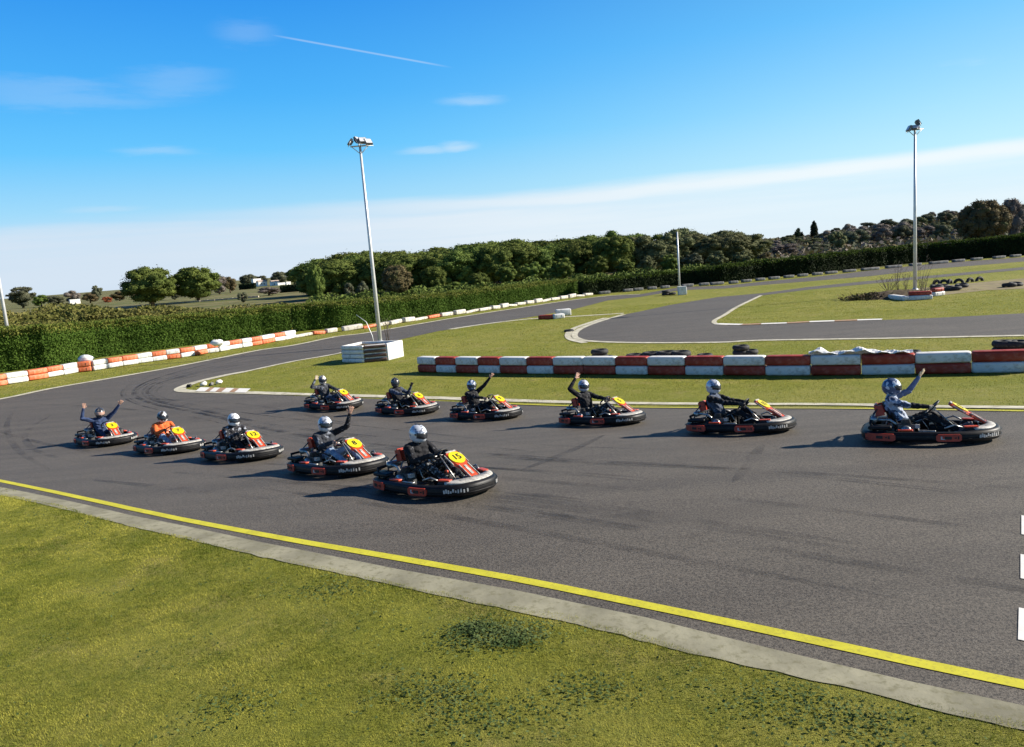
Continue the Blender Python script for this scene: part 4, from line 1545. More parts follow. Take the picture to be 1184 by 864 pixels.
def bare_shrub(base, h_, n_, spread, label, seed, r=.012):
    rr = random.Random(seed)
    mb = MB()
    for i in range(n_):
        a = rr.uniform(0, 6.28)
        sp = rr.uniform(.1, spread)
        hh = h_ * rr.uniform(.5, 1)
        p1 = Vector((sp * .4 * math.cos(a), sp * .4 * math.sin(a), hh * .4))
        p2 = Vector((sp * math.cos(a), sp * math.sin(a), hh))
        mb.tube([(rr.uniform(-.15, .15), rr.uniform(-.15, .15), -.05), p1, p2], [r, r * .8, r * .4], 'grey_bark', 5)
        for k in range(4):
            t = rr.uniform(.3, 1)
            q = p1.lerp(p2, t)
            mb.tube([q, q + Vector((rr.uniform(-.25, .25), rr.uniform(-.25, .25), rr.uniform(.1, .35)))], [r * .6, r * .3], 'grey_bark', 4)
    o = mb.build('bare_shrub')
    o.location = base
    return tag(o, label, 'shrub')


g_ = G(447, 405)
bare_shrub((g_.x + .1, g_.y + .2, g_.z + .2), 1.7, 9, .35, 'thin bare upright shrub inside the plank enclosure of the left pole', 3)

# shrub bed of right pole
e0 = G(1048, 344)
mb = MB()
nr, na = 6, 28
v = [(0, 0, .42)]
for i in range(1, nr + 1):
    q = i / nr
    for k in range(na):
        a = 2 * math.pi * k / na
        v.append((2.9 * q * math.cos(a) * (1 + .1 * math.sin(3 * a)), 2.0 * q * math.sin(a), .42 * (1 - q * q) + random.uniform(-.05, .05) * (i < nr)))
f = [(0, 1 + k, 1 + (k + 1) % na) for k in range(na)]
for i in range(nr - 1):
    for k in range(na):
        f.append((1 + i * na + k, 1 + (i + 1) * na + k, 1 + (i + 1) * na + (k + 1) % na, 1 + i * na + (k + 1) % na))
mb.add(v, f, 'soil', True)
o = mb.build('soil_mound')
o.location = (e0.x, e0.y + 1.2, e0.z)
o['kind'] = 'structure'
for i, (x, y, h_, n_, sp, lb) in enumerate([(1041, 341, 2.3, 9, .45, 'bare upright twiggy shrub left of the right floodlight pole'), (1051, 342, 1.6, 8, .4, 'shorter bare twiggy shrub just left of the right floodlight pole'),
                                           (1068, 342, 2.7, 6, .9, 'bare shrub with one stem leaning right of the right floodlight pole'), (1074, 342, 1.2, 12, .8, 'low bare shrub at the right side of the soil mound'), (1032, 343, 1.3, 16, .9, 'low dark twiggy shrub at the left end of the soil mound')]):
    g_ = G(x, y)
    bare_shrub((g_.x, g_.y + .5, g_.z + .15), h_, n_, sp, lb, 20 + i, .012)
k = 1100
P = np.column_stack([RNG.normal(-1.8, .8, k), RNG.normal(.2, .5, k), np.abs(RNG.normal(0, .14, k)) + .04])
o = link(bpy.data.objects.new('dead_leaf_litter', leaves_mesh('litter', P, np.tile([0, 0, 1], (k, 1)), .10, ['leaf_brown'])))
o.location = (e0.x, e0.y + 1.0, e0.z)
tag(o, 'dark dead leaves and twigs on the soil mound of the right pole', 'leaf litter', kind='stuff')
# its border blocks
bb = [((1030, 345.5), (1049, 348), 'W', 'white rounded block at the left front of the shrub bed'), ((1049, 347.5), (1078, 346), 'W', 'long white block under the red one at the front of the shrub bed'),
      ((1078, 343), (1090, 341.5), 'W', 'short white block at the right end of the shrub bed')]
for p, q, c_, lb in bb:
    block('barrier_block', G(*p), G(*q), .0, .28, .4, 'barrier_white', lb, None)
block('barrier_block', G(1050, 347.3), G(1077, 346), .285, .24, .38, 'barrier_red', 'long dark red block on top of a white one at the shrub bed', None)
block('barrier_block', G(1078, 343), G(1089, 341.7), .285, .24, .38, 'barrier_red', 'short dark red block at the right end of the shrub bed', None)
# half buried tyres
for i, (x, y) in enumerate([(1082, 329), (1091.5, 328.6), (1100, 328), (1109, 327.4), (1120, 326.4), (1134, 325.2)]):
    g_ = G(x, y)
    o = tyre(g_, -.02, 'half-buried black tyre, %s from left right of the shrub bed' % ordinal(i), rx=90, s=1.3, group='half buried tyres')
for i, (x, y) in enumerate([(1083, 334), (1090, 333), (1096, 336), (1104, 336), (1112, 332.5), (1167, 332), (1174, 331)]):
    g_ = G(x, y)
    o = tyre(g_, 0, 'black tyre lying on dirt, %s from left right of the shrub bed' % ordinal(i), rx=8, s=1.5, group='tyres lying on the dirt')
# middle pole base things
g_ = G(789, 341)
mb = MB()
mb.box((0, 0, .36), (.72, .6, .7), 'barrier_white', bev=.05)
mb.box((0, 0, .74), (.78, .66, .06), 'barrier_white')
o = mb.build('white_box')
o.location = g_
tag(o, 'white box at the foot of the short middle pole', 'box')
for i, (x, y, z) in enumerate([(770, 341.5, 0), (770, 341.5, .22), (777, 341, 0)]):
    tyre(G(x, y), z, ['lower black tyre left of the white box by the middle pole', 'upper black tyre left of the white box by the middle pole', 'single black tyre beside the white box at the middle pole'][i], s=1.3, group='tyres by the middle pole')
# little red and white blocks on the infield corner
block('barrier_block', G(623, 369.5), G(640, 368.6), 0, .3, .4, 'barrier_red', 'single dark red block on the grass by the concrete path', None)
block('barrier_block', G(640, 369), G(652, 367.8), .0, .34, .5, 'barrier_white', 'near white block right of the single red block by the path', None)
block('barrier_block', G(643, 366), G(660, 364.5), .0, .5, .5, 'barrier_white', 'far white block behind the single red block by the path', None)
g_ = G(219, 448)
for i, (dx_, dy_, s_, mt, lb) in enumerate([(0, 0, .2, 'tyre_rubber', 'dark stone at the tip of the apex kerb'), (.6, .1, .24, 'white_paint', 'white painted stone by the apex kerb'), (1.0, -.05, .18, 'barrier_grey', 'grey stone between the white stones of the apex'), (1.2, .3, .24, 'white_paint', 'second white painted stone furthest from the apex tip')]):
    mb = MB()
    mb.ball((0, 0, s_ * .22), (s_ * .6, s_ * .5, s_ * .38), mt, 9, 6)
    o = mb.build('stone')
    for vv in o.data.vertices:
        vv.co += Vector((random.uniform(-.04, .04),) * 3)
    o.location = (g_.x + dx_, g_.y + dy_, zf(g_.y) + .03)
    tag(o, lb, 'stone')
g_ = G(658, 383.5)
tyre(g_, -.05, 'single black tyre lying in the grass left of the hairpin', group=None)

# ================================================================== KARTS


def outline(off=0.0, n=72):
    L, Wd = 1.0 - off, .69 - off
    pts = []
    for i in range(n):
        a = 2 * math.pi * i / n
        c, s = math.cos(a), math.sin(a)
        ex = 2.9 if c > 0 else 5.0
        x = abs(c) ** (2 / ex) * math.copysign(1, c) * L
        y = abs(s) ** (2 / ex) * math.copysign(1, s) * Wd
        if x > 0:
            y *= 1 - .24 * (x / L) ** 2
        else:
            y *= 1 - .06 * (x / L) ** 2
        pts.append((x, y))
    return pts


def side_y(x, off=0.0):
    """half width of the kart's outline at length x"""
    L, Wd = 1.0 - off, .69 - off
    ex = 2.9 if x > 0 else 5.0
    c = min(1, abs(x) / L) ** (ex / 2)
    s = (max(0, 1 - c * c)) ** .5
    y = s ** (2 / ex) * Wd
    return y * (1 - .24 * (x / L) ** 2) if x > 0 else y * (1 - .06 * (x / L) ** 2)


def make_kart():
    e = empty('racing_kart')
    # wrap-round bumper
    mb = MB()
    lev = [(.10, .05), (.03, .055), (.005, .08), (.0, .13), (.006, .178), (.028, .205), (.07, .214), (.115, .206), (.125, .13), (.11, .055)]
    rings = [outline(o_) for o_, z in lev]
    n = len(rings[0])
    v = []
    for (o_, z), rg in zip(lev, rings):
        for (x, y) in rg:
            dz_ = .02 * max(0, x - .5) * 2 if z > .1 else 0
            v.append((x, y, z + dz_))
    f = []
    for i in range(len(lev)):
        j = (i + 1) % len(lev)
        for k in range(n):
            f.append((i * n + k, i * n + (k + 1) % n, j * n + (k + 1) % n, j * n + k))
    mb.add(v, f, 'kart_black', True)
    # two raised ribs round the bumper
    for z in (.105, .175):
        ro = outline(-.006)
        mb.tube([(x, y, z) for x, y in ro] + [(ro[0][0], ro[0][1], z)], .007, 'kart_black', 5, caps=False)
    mb.build('bumper', e)
    # floor and chassis
    mb = MB()
    mb.box((.38, 0, .06), (1.0, .62, .012), 'dark_metal')
    for s in (-1, 1):
        mb.tube([(-.8, .30 * s, .09), (-.3, .33 * s, .08), (.3, .30 * s, .08), (.8, .22 * s, .09)], .016, 'dark_metal', 8)
    mb.tube([(-.62, -.55, .13), (-.62, .55, .13)], .022, 'bare_metal', 8)
    mb.tube([(.60, -.45, .12), (.60, .45, .12)], .016, 'dark_metal', 8)
    mb.tube([(-.8, -.3, .09), (-.86, 0, .09), (-.8, .3, .09)], .016, 'dark_metal', 8)
    mb.build('chassis', e)
    # wheels
    for (x, s, r_, w_) in ((.56, 1, .128, .11), (.56, -1, .128, .11), (-.60, 1, .142, .18), (-.60, -1, .142, .18)):
        yc = (.40 if x > 0 else .43) * s
        wt = empty('wheel', (x, yc, r_))
        wt.parent = e
        mb = MB()
        h = w_ / 2
        mb.lathe([(r_ * .55, -h), (r_ * .9, -h), (r_, -h * .75), (r_, h * .75), (r_ * .9, h), (r_ * .55, h)], 'tyre_rubber', axis='Y', n=22, closed=True)
        mb.build('tyre', wt)
        mb = MB()
        mb.lathe([(r_ * .55, -h * .8), (r_ * .5, -h * .3), (.03, -h * .3), (.03, h * .3), (r_ * .5, h * .3), (r_ * .55, h * .8)], 'bare_metal', axis='Y', n=16)
        mb.build('rim', wt)
    # seat
    mb = MB()
    prof = [(-.14, .10), (-.30, .085), (-.44, .12), (-.55, .26), (-.62, .44), (-.66, .60)]
    v = []
    for th in (0, .018):
        for (x, z) in prof:
            hw = .19 if z < .3 else .17
            for k in range(9):
                t = -1 + 2 * k / 8
                lift = .13 * abs(t) ** 3
                if z > .2:
                    v.append((x + lift * .8 - th * 1.0, t * hw, z + .02))
                else:
                    v.append((x - lift * .2, t * hw, z + lift - th + .01))
    m_ = len(prof)
    f = []
    for q in (0, 1):
        for i in range(m_ - 1):
            for k in range(8):
                b0_ = q * m_ * 9
                f.append((b0_ + i * 9 + k, b0_ + i * 9 + k + 1, b0_ + (i + 1) * 9 + k + 1, b0_ + (i + 1) * 9 + k))
    for k in range(8):
        f.append(((m_ - 1) * 9 + k, (m_ - 1) * 9 + k + 1, (2 * m_ - 1) * 9 + k + 1, (2 * m_ - 1) * 9 + k))
        f.append((k, k + 1, m_ * 9 + k + 1, m_ * 9 + k))
    for i in range(m_ - 1):
        for k in (0, 8):
            f.append((i * 9 + k, (i + 1) * 9 + k, (m_ + i + 1) * 9 + k, (m_ + i) * 9 + k))
    mb.add(v, f, 'kart_black', True)
    mb.build('seat', e)
    # steering
    mb = MB()
    c = Vector((.06, 0, .52))
    ax = Vector((-.72, 0, .70)).normalized()
    uu = Vector((0, 1, 0))
    vv = ax.cross(uu)
    rim = [c + (uu * math.cos(t) + vv * math.sin(t) * .9) * .15 for t in [2 * math.pi * k / 20 for k in range(21)]]
    mb.tube(rim, .014, 'print_black', 8, caps=False)
    for t in (0.2, math.pi - .2, -math.pi / 2):
        mb.tube([c, c + (uu * math.cos(t) + vv * math.sin(t) * .9) * .148], .010, 'bare_metal', 6)
    mb.ball(c, .035, 'print_black', 8, 6)
    st_ = mb.build('steering_wheel', e)
    mb = MB()
    mb.tube([c, (.42, 0, .14)], .012, 'bare_metal', 8)
    mb.tube([(.30, -.1, .07), (.2, 0, .36), (.30, .1, .07)], .010, 'dark_metal', 6)
    mb.build('steering_column', e)
    # fuel tank
    mb = MB()
    mb.box((.14, 0, .16), (.28, .24, .18), 'kart_black', bev=.03)
    mb.lathe([(.035, 0), (.035, .03)], 'kart_orange', c=(.14, .05, .25), n=12)
    mb.build('fuel_tank', e)
    for s in (-1, 1):
        mb = MB()
        mb.box((.70, .15 * s, .18), (.02, .07, .14), 'bare_metal')
        mb.tube([(.70, .15 * s, .12), (.64, .15 * s, .07)], .010, 'bare_metal', 6)
        mb.build('pedal', e)
    # engine on the near (right) side
    mb = MB()
    mb.box((-.32, -.36, .20), (.24, .18, .20), 'dark_metal')
    for k in range(6):
        mb.box((-.32, -.36, .305 + .015 * k), (.16 - .01 * k, .15 - .008 * k, .006), 'dark_metal')
    mb.lathe([(.075, -.02), (.08, .0), (.08, .05), (.06, .065)], 'bare_metal', c=(-.32, -.51, .21), axis='Y', n=16)
    mb.tube([(-.42, -.36, .25), (-.55, -.34, .36), (-.74, -.30, .36)], .022, 'bare_metal', 8)
    mb.lathe([(.03, -.12), (.055, -.1), (.055, .14), (.03, .16)], 'bare_metal', c=(-.80, -.22, .36), axis='Y', n=14)
    mb.box((-.16, -.40, .27), (.07, .08, .06), 'kart_white')
    mb.tube([(-.2, -.38, .3), (-.05, -.34, .38), (.08, -.26, .30), (.12, -.2, .2)], .010, 'print_black', 6)
    mb.tube([(-.25, -.3, .3), (-.1, -.28, .36), (.0, -.3, .2)], .008, 'bare_metal', 6)
    mb.lathe([(.03, 0), (.045, .02), (.045, .07), (.02, .09)], 'print_black', c=(-.24, -.30, .32), n=12)
    mb.build('engine', e)
    for s in (-1, 1):
        mb = MB()
        mb.tube([(-.45, .20 * s, .2), (-.5, .36 * s, .12)], .011, 'bare_metal', 6)
        mb.tube([(-.6, .17 * s, .42), (-.64, .34 * s, .12)], .011, 'bare_metal', 6)
        mb.build('seat_strut', e)
        mb = MB()
        mb.tube([(.50, .30 * s, .13), (.40, .2 * s, .14), (.38, 0, .15)], .009, 'bare_metal', 6)
        mb.lathe([(.022, -.02), (.022, .02)], 'bare_metal', c=(.50, .30 * s, .15), n=10)
        mb.build('tie_rod', e)
    # battery/air box on the other side
    mb = MB()
    mb.box((-.34, .40, .20), (.34, .2, .22), 'kart_black', bev=.03)
    mb.tube([(-.34, .40, .3), (-.5, .38, .37), (-.62, .3, .37)], .03, 'dark_metal', 8)
    mb.build('air_box', e)
    # rear guard: high black hoop with orange plate
    mb = MB()
    mb.tube([(-.78, -.52, .22), (-.84, -.5, .34), (-.86, 0, .36), (-.84, .5, .34), (-.78, .52, .22)], .022, 'kart_black', 8)
    for s in (-1, 1):
        mb.tube([(-.80, .3 * s, .1), (-.85, .3 * s, .36), (-.72, .12 * s, .56)], .013, 'dark_metal', 6)
    mb.build('rear_hoop', e)
    for s in (-1, 1):
        mb = MB()
        mb.box((-.70, s * .46, .265), (.34, .24, .06), 'kart_black', bev=.025)
        mb.build('mudguard', e)
    mb = MB()
    mb.box((-.76, 0, .49), (.035, .30, .20), 'kart_red', Euler((0, R(-14), 0)).to_matrix(), bev=.012)
    mb.box((-.72, -.16, .49), (.13, .02, .18), 'kart_red', Euler((0, R(-14), 0)).to_matrix())
    mb.box((-.72, .16, .49), (.13, .02, .18), 'kart_red', Euler((0, R(-14), 0)).to_matrix())
    mb.build('rear_plate', e)
    # side stickers and top pods
    for s in (-1, 1):
        for (x0, x1, z0, z1) in ((-.92, -.47, .072, .19), (.10, .45, .072, .185)):
            mb = MB()
            v, f = [], []
            nn_ = 12
            for i in range(nn_ + 1):
                x = x0 + (x1 - x0) * i / nn_
                y = (side_y(x) + .016) * s
                e2 = .022 if i in (0, nn_) else 0
                for z in (z0 + e2, z1 - e2):
                    v.append((x, y, z))
                for z in (z0 + e2, z1 - e2):
                    v.append((x, y - .02 * s, z))
            for i in range(nn_):
                a = i * 4
                f += [(a, a + 4, a + 5, a + 1), (a + 1, a + 5, a + 7, a + 3), (a + 2, a + 3, a + 7, a + 6), (a, a + 2, a + 6, a + 4)]
            f += [(0, 1, 3, 2), (nn_ * 4, nn_ * 4 + 2, nn_ * 4 + 3, nn_ * 4 + 1)]
            mb.add(v, f, 'kart_red')
            # dark emblem and pale strokes printed on it
            xm = (x0 + x1) / 2
            for k, (dx_, w_, h_, mt) in enumerate(((-.01, .10, .045, 'print_black'), (-.10, .022, .05, 'print_white'), (-.065, .05, .012, 'print_white'), (.09, .03, .02, 'print_black'), (.13, .02, .05, 'print_black'))):
                xx = xm + dx_
                if x0 < -.5 and mt == 'print_white':
                    continue
                yy = (side_y(xx) + .0185) * s
                dy_ = side_y(xx + .02) - side_y(xx - .02)
                a_ = math.atan2(dy_ * s, .04)
                mb.box((xx, yy, (z0 + z1) / 2 - (.02 if k == 2 else 0)), (w_, .006, h_), mt, Matrix.Rotation(a_, 3, 'Z'))
            mb.build('side_sticker', e)
        mb = MB()
        mb.box((-.33, .56 * s, .225), (.22, .09, .03), 'kart_orange', bev=.015)
        mb.box((-.02, .57 * s, .218), (.24, .05, .018), 'bare_metal', bev=.009)
        mb.build('pod_trim', e)
        mb = MB()
        mb.tube([(.22, .50 * s, .25), (.36, .47 * s, .30), (.47, .42 * s, .25)], .014, 'bare_metal', 6)
        mb.build('pod_hoop', e)
    # nose fairing: pale lip with orange patches
    mb = MB()
    v, f = [], []
    nn_ = 22
    for i in range(nn_ + 1):
        t = -1 + 2 * i / nn_
        a = t * R(74)
        xo = .50 + .44 * math.cos(a) ** .8
        yo = .47 * math.sin(a) / math.sin(R(74))
        xi = .50 + .31 * math.cos(a)
        yi = .40 * math.sin(a) / math.sin(R(74))
        zt = .30 - .02 * abs(t)
        v += [(xo, yo, .222), (xo - .015, yo * .98, .245), (xi, yi, zt - .02), (xi - .01, yi * .98, .215)]
    for i in range(nn_):
        a = i * 4
        for k in range(3):
            f.append((a + k, a + 4 + k, a + 5 + k, a + 1 + k))
        f.append((a + 3, a + 7, a + 4, a))
    f += [(0, 1, 2, 3), (nn_ * 4 + 3, nn_ * 4 + 2, nn_ * 4 + 1, nn_ * 4)]
    mb.add(v, f, 'kart_white', True)
    for s in (-1, 1):
        mb.box((.58, .39 * s, .262), (.20, .10, .026), 'kart_orange', Matrix.Rotation(R(-16 * s), 3, 'Z'), bev=.01)
    mb.build('nose_fairing', e)
    # pale lettering on the front of the bumper: a run of short upright strokes
    for s in (-1, 1):
        mb = MB()
        rl = random.Random(4)
        for k in range(10):
            x = .70 + .027 * k
            if x > .96:
                break
            y = (side_y(x) + .006) * s
            d_ = (side_y(min(.99, x + .01)) - side_y(x - .01)) * s
            a_ = math.atan2(d_, .02)
            mb.box((x, y, .14 + rl.uniform(-.012, .012)), (.022, .012, rl.choice((.05, .06, .03))), 'print_white', Matrix.Rotation(a_, 3, 'Z'))
        mb.build('bumper_print', e)
    # front panel
    A_ = Vector((.80, 0, .285))
    B_ = Vector((.30, 0, .61))
    ax = (B_ - A_)
    L = ax.length
    ax.normalize()
    nrm_ = Vector((ax.z, 0, -ax.x))
    if nrm_.z < 0:
        nrm_ = -nrm_
    mb = MB()
    # orange front with pale spine
    ws = [(-.02, .10), (.15, .085), (.32, .09), (.48, .13), (.60, .152), (.84, .152), (.94, .13), (.98, .085)]
    v, f = [], []
    for (t, w_) in ws:
        for y, th in ((-w_, -.03), (-w_ * .8, .0), (w_ * .8, .0), (w_, -.03), (w_ * .8, -.045), (-w_ * .8, -.045)):
            p = A_ + ax * (t * L) + Vector((0, y, 0)) + nrm_ * th
            v.append(p)
    for i in range(len(ws) - 1):
        for k in range(6):
            f.append((i * 6 + k, i * 6 + (k + 1) % 6, (i + 1) * 6 + (k + 1) % 6, (i + 1) * 6 + k))
    f += [tuple(range(6)), tuple((len(ws) - 1) * 6 + k for k in range(6))]
    mb.add(v, f, 'kart_orange')
    fp = mb.build('front_panel', e)
    mb = MB()
    M3 = Matrix((ax, Vector((0, 1, 0)), ax.cross(Vector((0, 1, 0))))).transposed()
    for s in (-1, 1):
        mb.box(A_ + ax * (.2 * L) + Vector((0, .088 * s, 0)) + nrm_ * .004, (.28, .012, .014), 'kart_white', M3)
        mb.box(A_ + ax * (.70 * L) + Vector((0, .153 * s, 0)) - nrm_ * .018, (.22, .008, .018), 'kart_white', M3)
    mb.box(A_ + ax * (.22 * L) + nrm_ * .004, (.20, .05, .008), 'kart_white', M3)
    mb.box(A_ + ax * (.945 * L) + nrm_ * .002, (.03, .20, .012), 'kart_white', M3)
    mb.build('panel_trim', fp)
    mb = MB()
    v = []
    cc = A_ + ax * (.70 * L)
    n = 28
    for h_ in (.003, .012):
        for k in range(n):
            a = 2 * math.pi * k / n
            v.append(cc + nrm_ * h_ + Vector((0, 1, 0)) * .135 * math.cos(a) + ax * .130 * math.sin(a))
    f = [(k, (k + 1) % n, n + (k + 1) % n, n + k) for k in range(n)] + [tuple(range(n)), tuple(range(n, 2 * n))]
    mb.add(v, f, 'kart_yellow')
    mb.build('number_plate', fp)
    return e, fp, cc + nrm_ * .016, ax, nrm_


kart0, fp0, NUMC, NUMAX, NUMN = make_kart()


def number(txt, fp):
    cu = bpy.data.curves.new('n', 'FONT')
    cu.body = txt
    cu.size = .16
    cu.align_x = 'CENTER'
    cu.align_y = 'CENTER'
    cu.extrude = .002
    cu.offset = .002
    t = bpy.data.objects.new('t', cu)
    COL.objects.link(t)
    bpy.context.view_layer.update()
    me = bpy.data.meshes.new_from_object(t.evaluated_get(bpy.context.evaluated_depsgraph_get()))
    bpy.data.objects.remove(t)
    me.materials.clear()
    me.materials.append(MATS['print_black'])
    # read from the front: text right = kart's left side seen from ahead
    xdir = Vector((0, 1, 0))
    ydir = NUMAX
    M4 = Matrix((xdir, ydir, NUMN)).transposed().to_4x4()
    me.transform(Matrix.Translation(NUMC) @ M4)
    return link(bpy.data.objects.new('number', me), fp)


# ------------------------------------------------------------------ people
def capsule(mb, a, b_, ra, rb, n=12):
    a, b_ = Vector(a), Vector(b_)
    d = (b_ - a)
    L = d.length
    d.normalize()
    pts, rs = [], []
    for k in range(4):
        t = math.pi / 2 * k / 3
        pts.append(a - d * ra * math.cos(t) * .98)
        rs.append(max(.001, ra * math.sin(t)))
    for k in range(4):
        t = math.pi / 2 * (1 - k / 3)
        pts.append(b_ + d * rb * math.cos(t) * .98)
        rs.append(max(.001, rb * math.sin(t)))
    mb.tube(pts, rs, 'skin', n)


def ik(s, w, l1, l2, hint):
    s, w = Vector(s), Vector(w)
    d = w - s
    D = min(d.length, (l1 + l2) * .995)
    d.normalize()
    w = s + d * D
    a = (l1 * l1 - l2 * l2 + D * D) / (2 * D)
    h = math.sqrt(max(0, l1 * l1 - a * a))
    hn_ = Vector(hint) - d * Vector(hint).dot(d)
    hn_.normalize()
    return s + d * a + hn_ * h, w


def make_person(spec):
    segs = []      # (a, b, ra, rb, mat)

    def sg(a, b_, ra, rb, mat):
        segs.append((Vector(a), Vector(b_), ra, rb, mat))
    J, JS, T, HM = spec['jacket'], spec.get('sleeve', spec['jacket']), spec['trousers'], spec['hand']
    lean = spec.get('lean', 0)
    dn = -abs(lean) * .35
    hip = Vector((-.40, 0, .22))
    waist = Vector((-.47 + lean * .3, 0, .40))
    chest = Vector((-.53 + lean * .8, 0, .58 + dn * .6))
    neck = Vector((-.545 + lean, 0, .73 + dn))
    head = Vector((-.53 + lean * 1.15, 0, .865 + dn))
    sg(hip + Vector((0, -.07, 0)), hip + Vector((0, .07, 0)), .125, .125, T)
    sg(hip, waist, .145, .135, J)
    sg(waist + Vector((0, -.04, 0)), chest + Vector((0, -.07, 0)), .12, .125, J)
    sg(waist + Vector((0, .04, 0)), chest + Vector((0, .07, 0)), .12, .125, J)
    sg(chest + Vector((-.02, -.12, .07)), chest + Vector((-.02, .12, .07)), .085, .085, J)
    sg(chest + Vector((0, 0, .08)), neck, .10, .065, J)
    sg(neck, head, .06, .085, 'skin')
    for s in (-1, 1):
        sh = chest + Vector((-.01, .19 * s, .075))
        spc = spec.get('L' if s > 0 else 'R')
        if spc is None:
            wr_ = Vector((.02, .15 * s, .545))
            hint = Vector((0, .5 * s, -1))
            sl = JS
            raised = False
        else:
            wr_ = Vector(spc[0])
            hint = Vector(spc[1])
            raised = True
            sl = spec.get('sleeveL' if s > 0 else 'sleeveR', JS)
        sl = spec.get('sleeveL' if s > 0 else 'sleeveR', JS)
        el_, wr_ = ik(sh, wr_, .29, .27, hint)
        sg(sh, el_, .068, .052, sl)
        sg(el_, wr_, .052, .034, spec.get('foreR', sl) if s < 0 else sl)
        fd = (wr_ - el_).normalized()
        if raised:
            side = Vector((0, 1, 0)) if abs(fd.y) < .8 else Vector((1, 0, 0))
            side = (Vector((.5, 1, 0)) - fd * Vector((.5, 1, 0)).dot(fd)).normalized() * s
            nrm_ = fd.cross(side).normalized()
            # palm
            p0 = wr_ + fd * .025
            for k in (-1, 0, 1):
                sg(p0 + side * .012 * k, p0 + fd * .065 + side * .026 * k, .017, .016, HM)
            lens = (.060, .072, .066, .050)
            for k, ln in enumerate(lens):
                o_ = -.034 + .0225 * k
                spread = (k - 1.5) * .16
                a = p0 + fd * .075 + side * o_
                dv = (fd + side * spread).normalized()
                b_ = a + dv * ln * .5
                c = b_ + (dv + nrm_ * .18).normalized() * ln * .5
                sg(a, b_, .0115, .0105, HM)
                sg(b_, c, .0105, .0092, HM)
            a = p0 + fd * .012 - side * .030
            b_ = a - side * .032 + fd * .028
            c = b_ - side * .012 + fd * .032
            sg(a, b_, .014, .0125, HM)
            sg(b_, c, .0125, .0105, HM)
        else:
            # hand closed round the steering wheel rim
            c0 = Vector((.06, 0, .52))
            ax_ = Vector((-.72, 0, .70)).normalized()
            vv_ = ax_.cross(Vector((0, 1, 0)))
            rim = c0 + Vector((0, .145 * s, 0)) + vv_ * 0
            palm = wr_.lerp(rim, .7) + ax_ * .02
            sg(wr_, palm, .030, .034, HM)
            for k in range(4):
                o_ = (k - 1.5) * .021
                a = palm + vv_ * o_ + ax_ * .008
                b_ = rim + vv_ * o_ * .95 + ax_ * .024 + Vector((.012, 0.0, 0))
                c = rim + vv_ * o_ * .95 + Vector((.03, .0, .0)) - ax_ * .012
                d_ = rim + vv_ * o_ * .9 - ax_ * .026 - Vector((0, .01 * s, 0))
                sg(a, b_, .0125, .0115, HM)
                sg(b_, c, .0115, .011, HM)
                sg(c, d_, .011, .0095, HM)
            a = palm + Vector((0, -.02 * s, 0))
            sg(a, rim + Vector((0, -.035 * s, 0)) + ax_ * .02 + vv_ * .02, .0135, .011, HM)
        hp_ = hip + Vector((.03, .085 * s, .0))
        kn = Vector((.00 + spec.get('knee', 0), .20 * s, .40))
        an = Vector((.40, .15 * s, .17))
        tm_ = spec.get('legR', T) if s < 0 else spec.get('legL', T)
        sg(hp_, kn, .088, .062, tm_)
        sg(kn, an, .060, .040, tm_)
        sg(an + Vector((-.02, 0, -.03)), an + Vector((.20, 0, .06)), .040, .030, 'shoe')
    mb = MB()
    for a, b_, ra, rb, mt in segs:
        capsule(mb, a, b_, ra, rb)
    o = mb.build('tmp', fix=False)
    rm = o.modifiers.new('r', 'REMESH')
    rm.mode = 'VOXEL'
    rm.voxel_size = .0085
    sm = o.modifiers.new('s', 'SMOOTH')
    sm.factor = .5
    sm.iterations = 3
    bpy.context.view_layer.update()
    me = bpy.data.meshes.new_from_object(o.evaluated_get(bpy.context.evaluated_depsgraph_get()))
    bpy.data.objects.remove(o)
    me.materials.clear()
    names = []
    for s_ in segs:
        if s_[4] not in names:
            names.append(s_[4])
            me.materials.append(MATS[s_[4]])
    # nearest limb gives each face its cloth
    n = len(me.polygons)
    C = np.empty(n * 3)
    me.polygons.foreach_get('center', C)
    C = C.reshape(-1, 3)
    best = np.full(n, 1e9)
    idx = np.zeros(n, dtype=np.int32)
    for a, b_, ra, rb, mt in segs:
        a, b_ = np.array(a), np.array(b_)
        d = b_ - a
        t = np.clip(((C - a) @ d) / (d @ d), 0, 1)
        dist = np.linalg.norm(C - a - t[:, None] * d, axis=1) - (ra + (rb - ra) * t)
        k = dist < best
        best[k] = dist[k]
        idx[k] = names.index(mt)
    me.polygons.foreach_set('material_index', idx)
    me.polygons.foreach_set('use_smooth', np.ones(n, bool))
    p = link(bpy.data.objects.new('person', me))
    # folds in the cloth: gentle real displacement
    co_ = np.empty(len(me.vertices) * 3)
    me.vertices.foreach_get('co', co_)
    co_ = co_.reshape(-1, 3)
    nr_ = np.empty(len(me.vertices) * 3)
    me.vertices.foreach_get('normal', nr_)
    nr_ = nr_.reshape(-1, 3)
    rr_ = random.Random(spec['seed'])
    ph = rr_.uniform(0, 6)
    w_ = np.sin(co_[:, 2] * 62 + co_[:, 1] * 18 + ph) * np.sin(co_[:, 0] * 41 + co_[:, 2] * 15 + ph * 2) + .6 * np.sin(co_[:, 0] * 90 + co_[:, 2] * 70 + ph)
    amp = np.where((co_[:, 2] < .80) & ~((co_[:, 2] > .46) & (co_[:, 0] > -.04)), .0065, 0.0)
    co_ += nr_ * (w_ * amp)[:, None]
    me.vertices.foreach_set('co', co_.reshape(-1))
    me.update()
    # helmet
    yaw, tilt = spec.get('yaw', 0), spec.get('tilt', 6)
    he = empty('helmet')
    he.parent = p
    he.location = head + Vector((0, 0, .01))
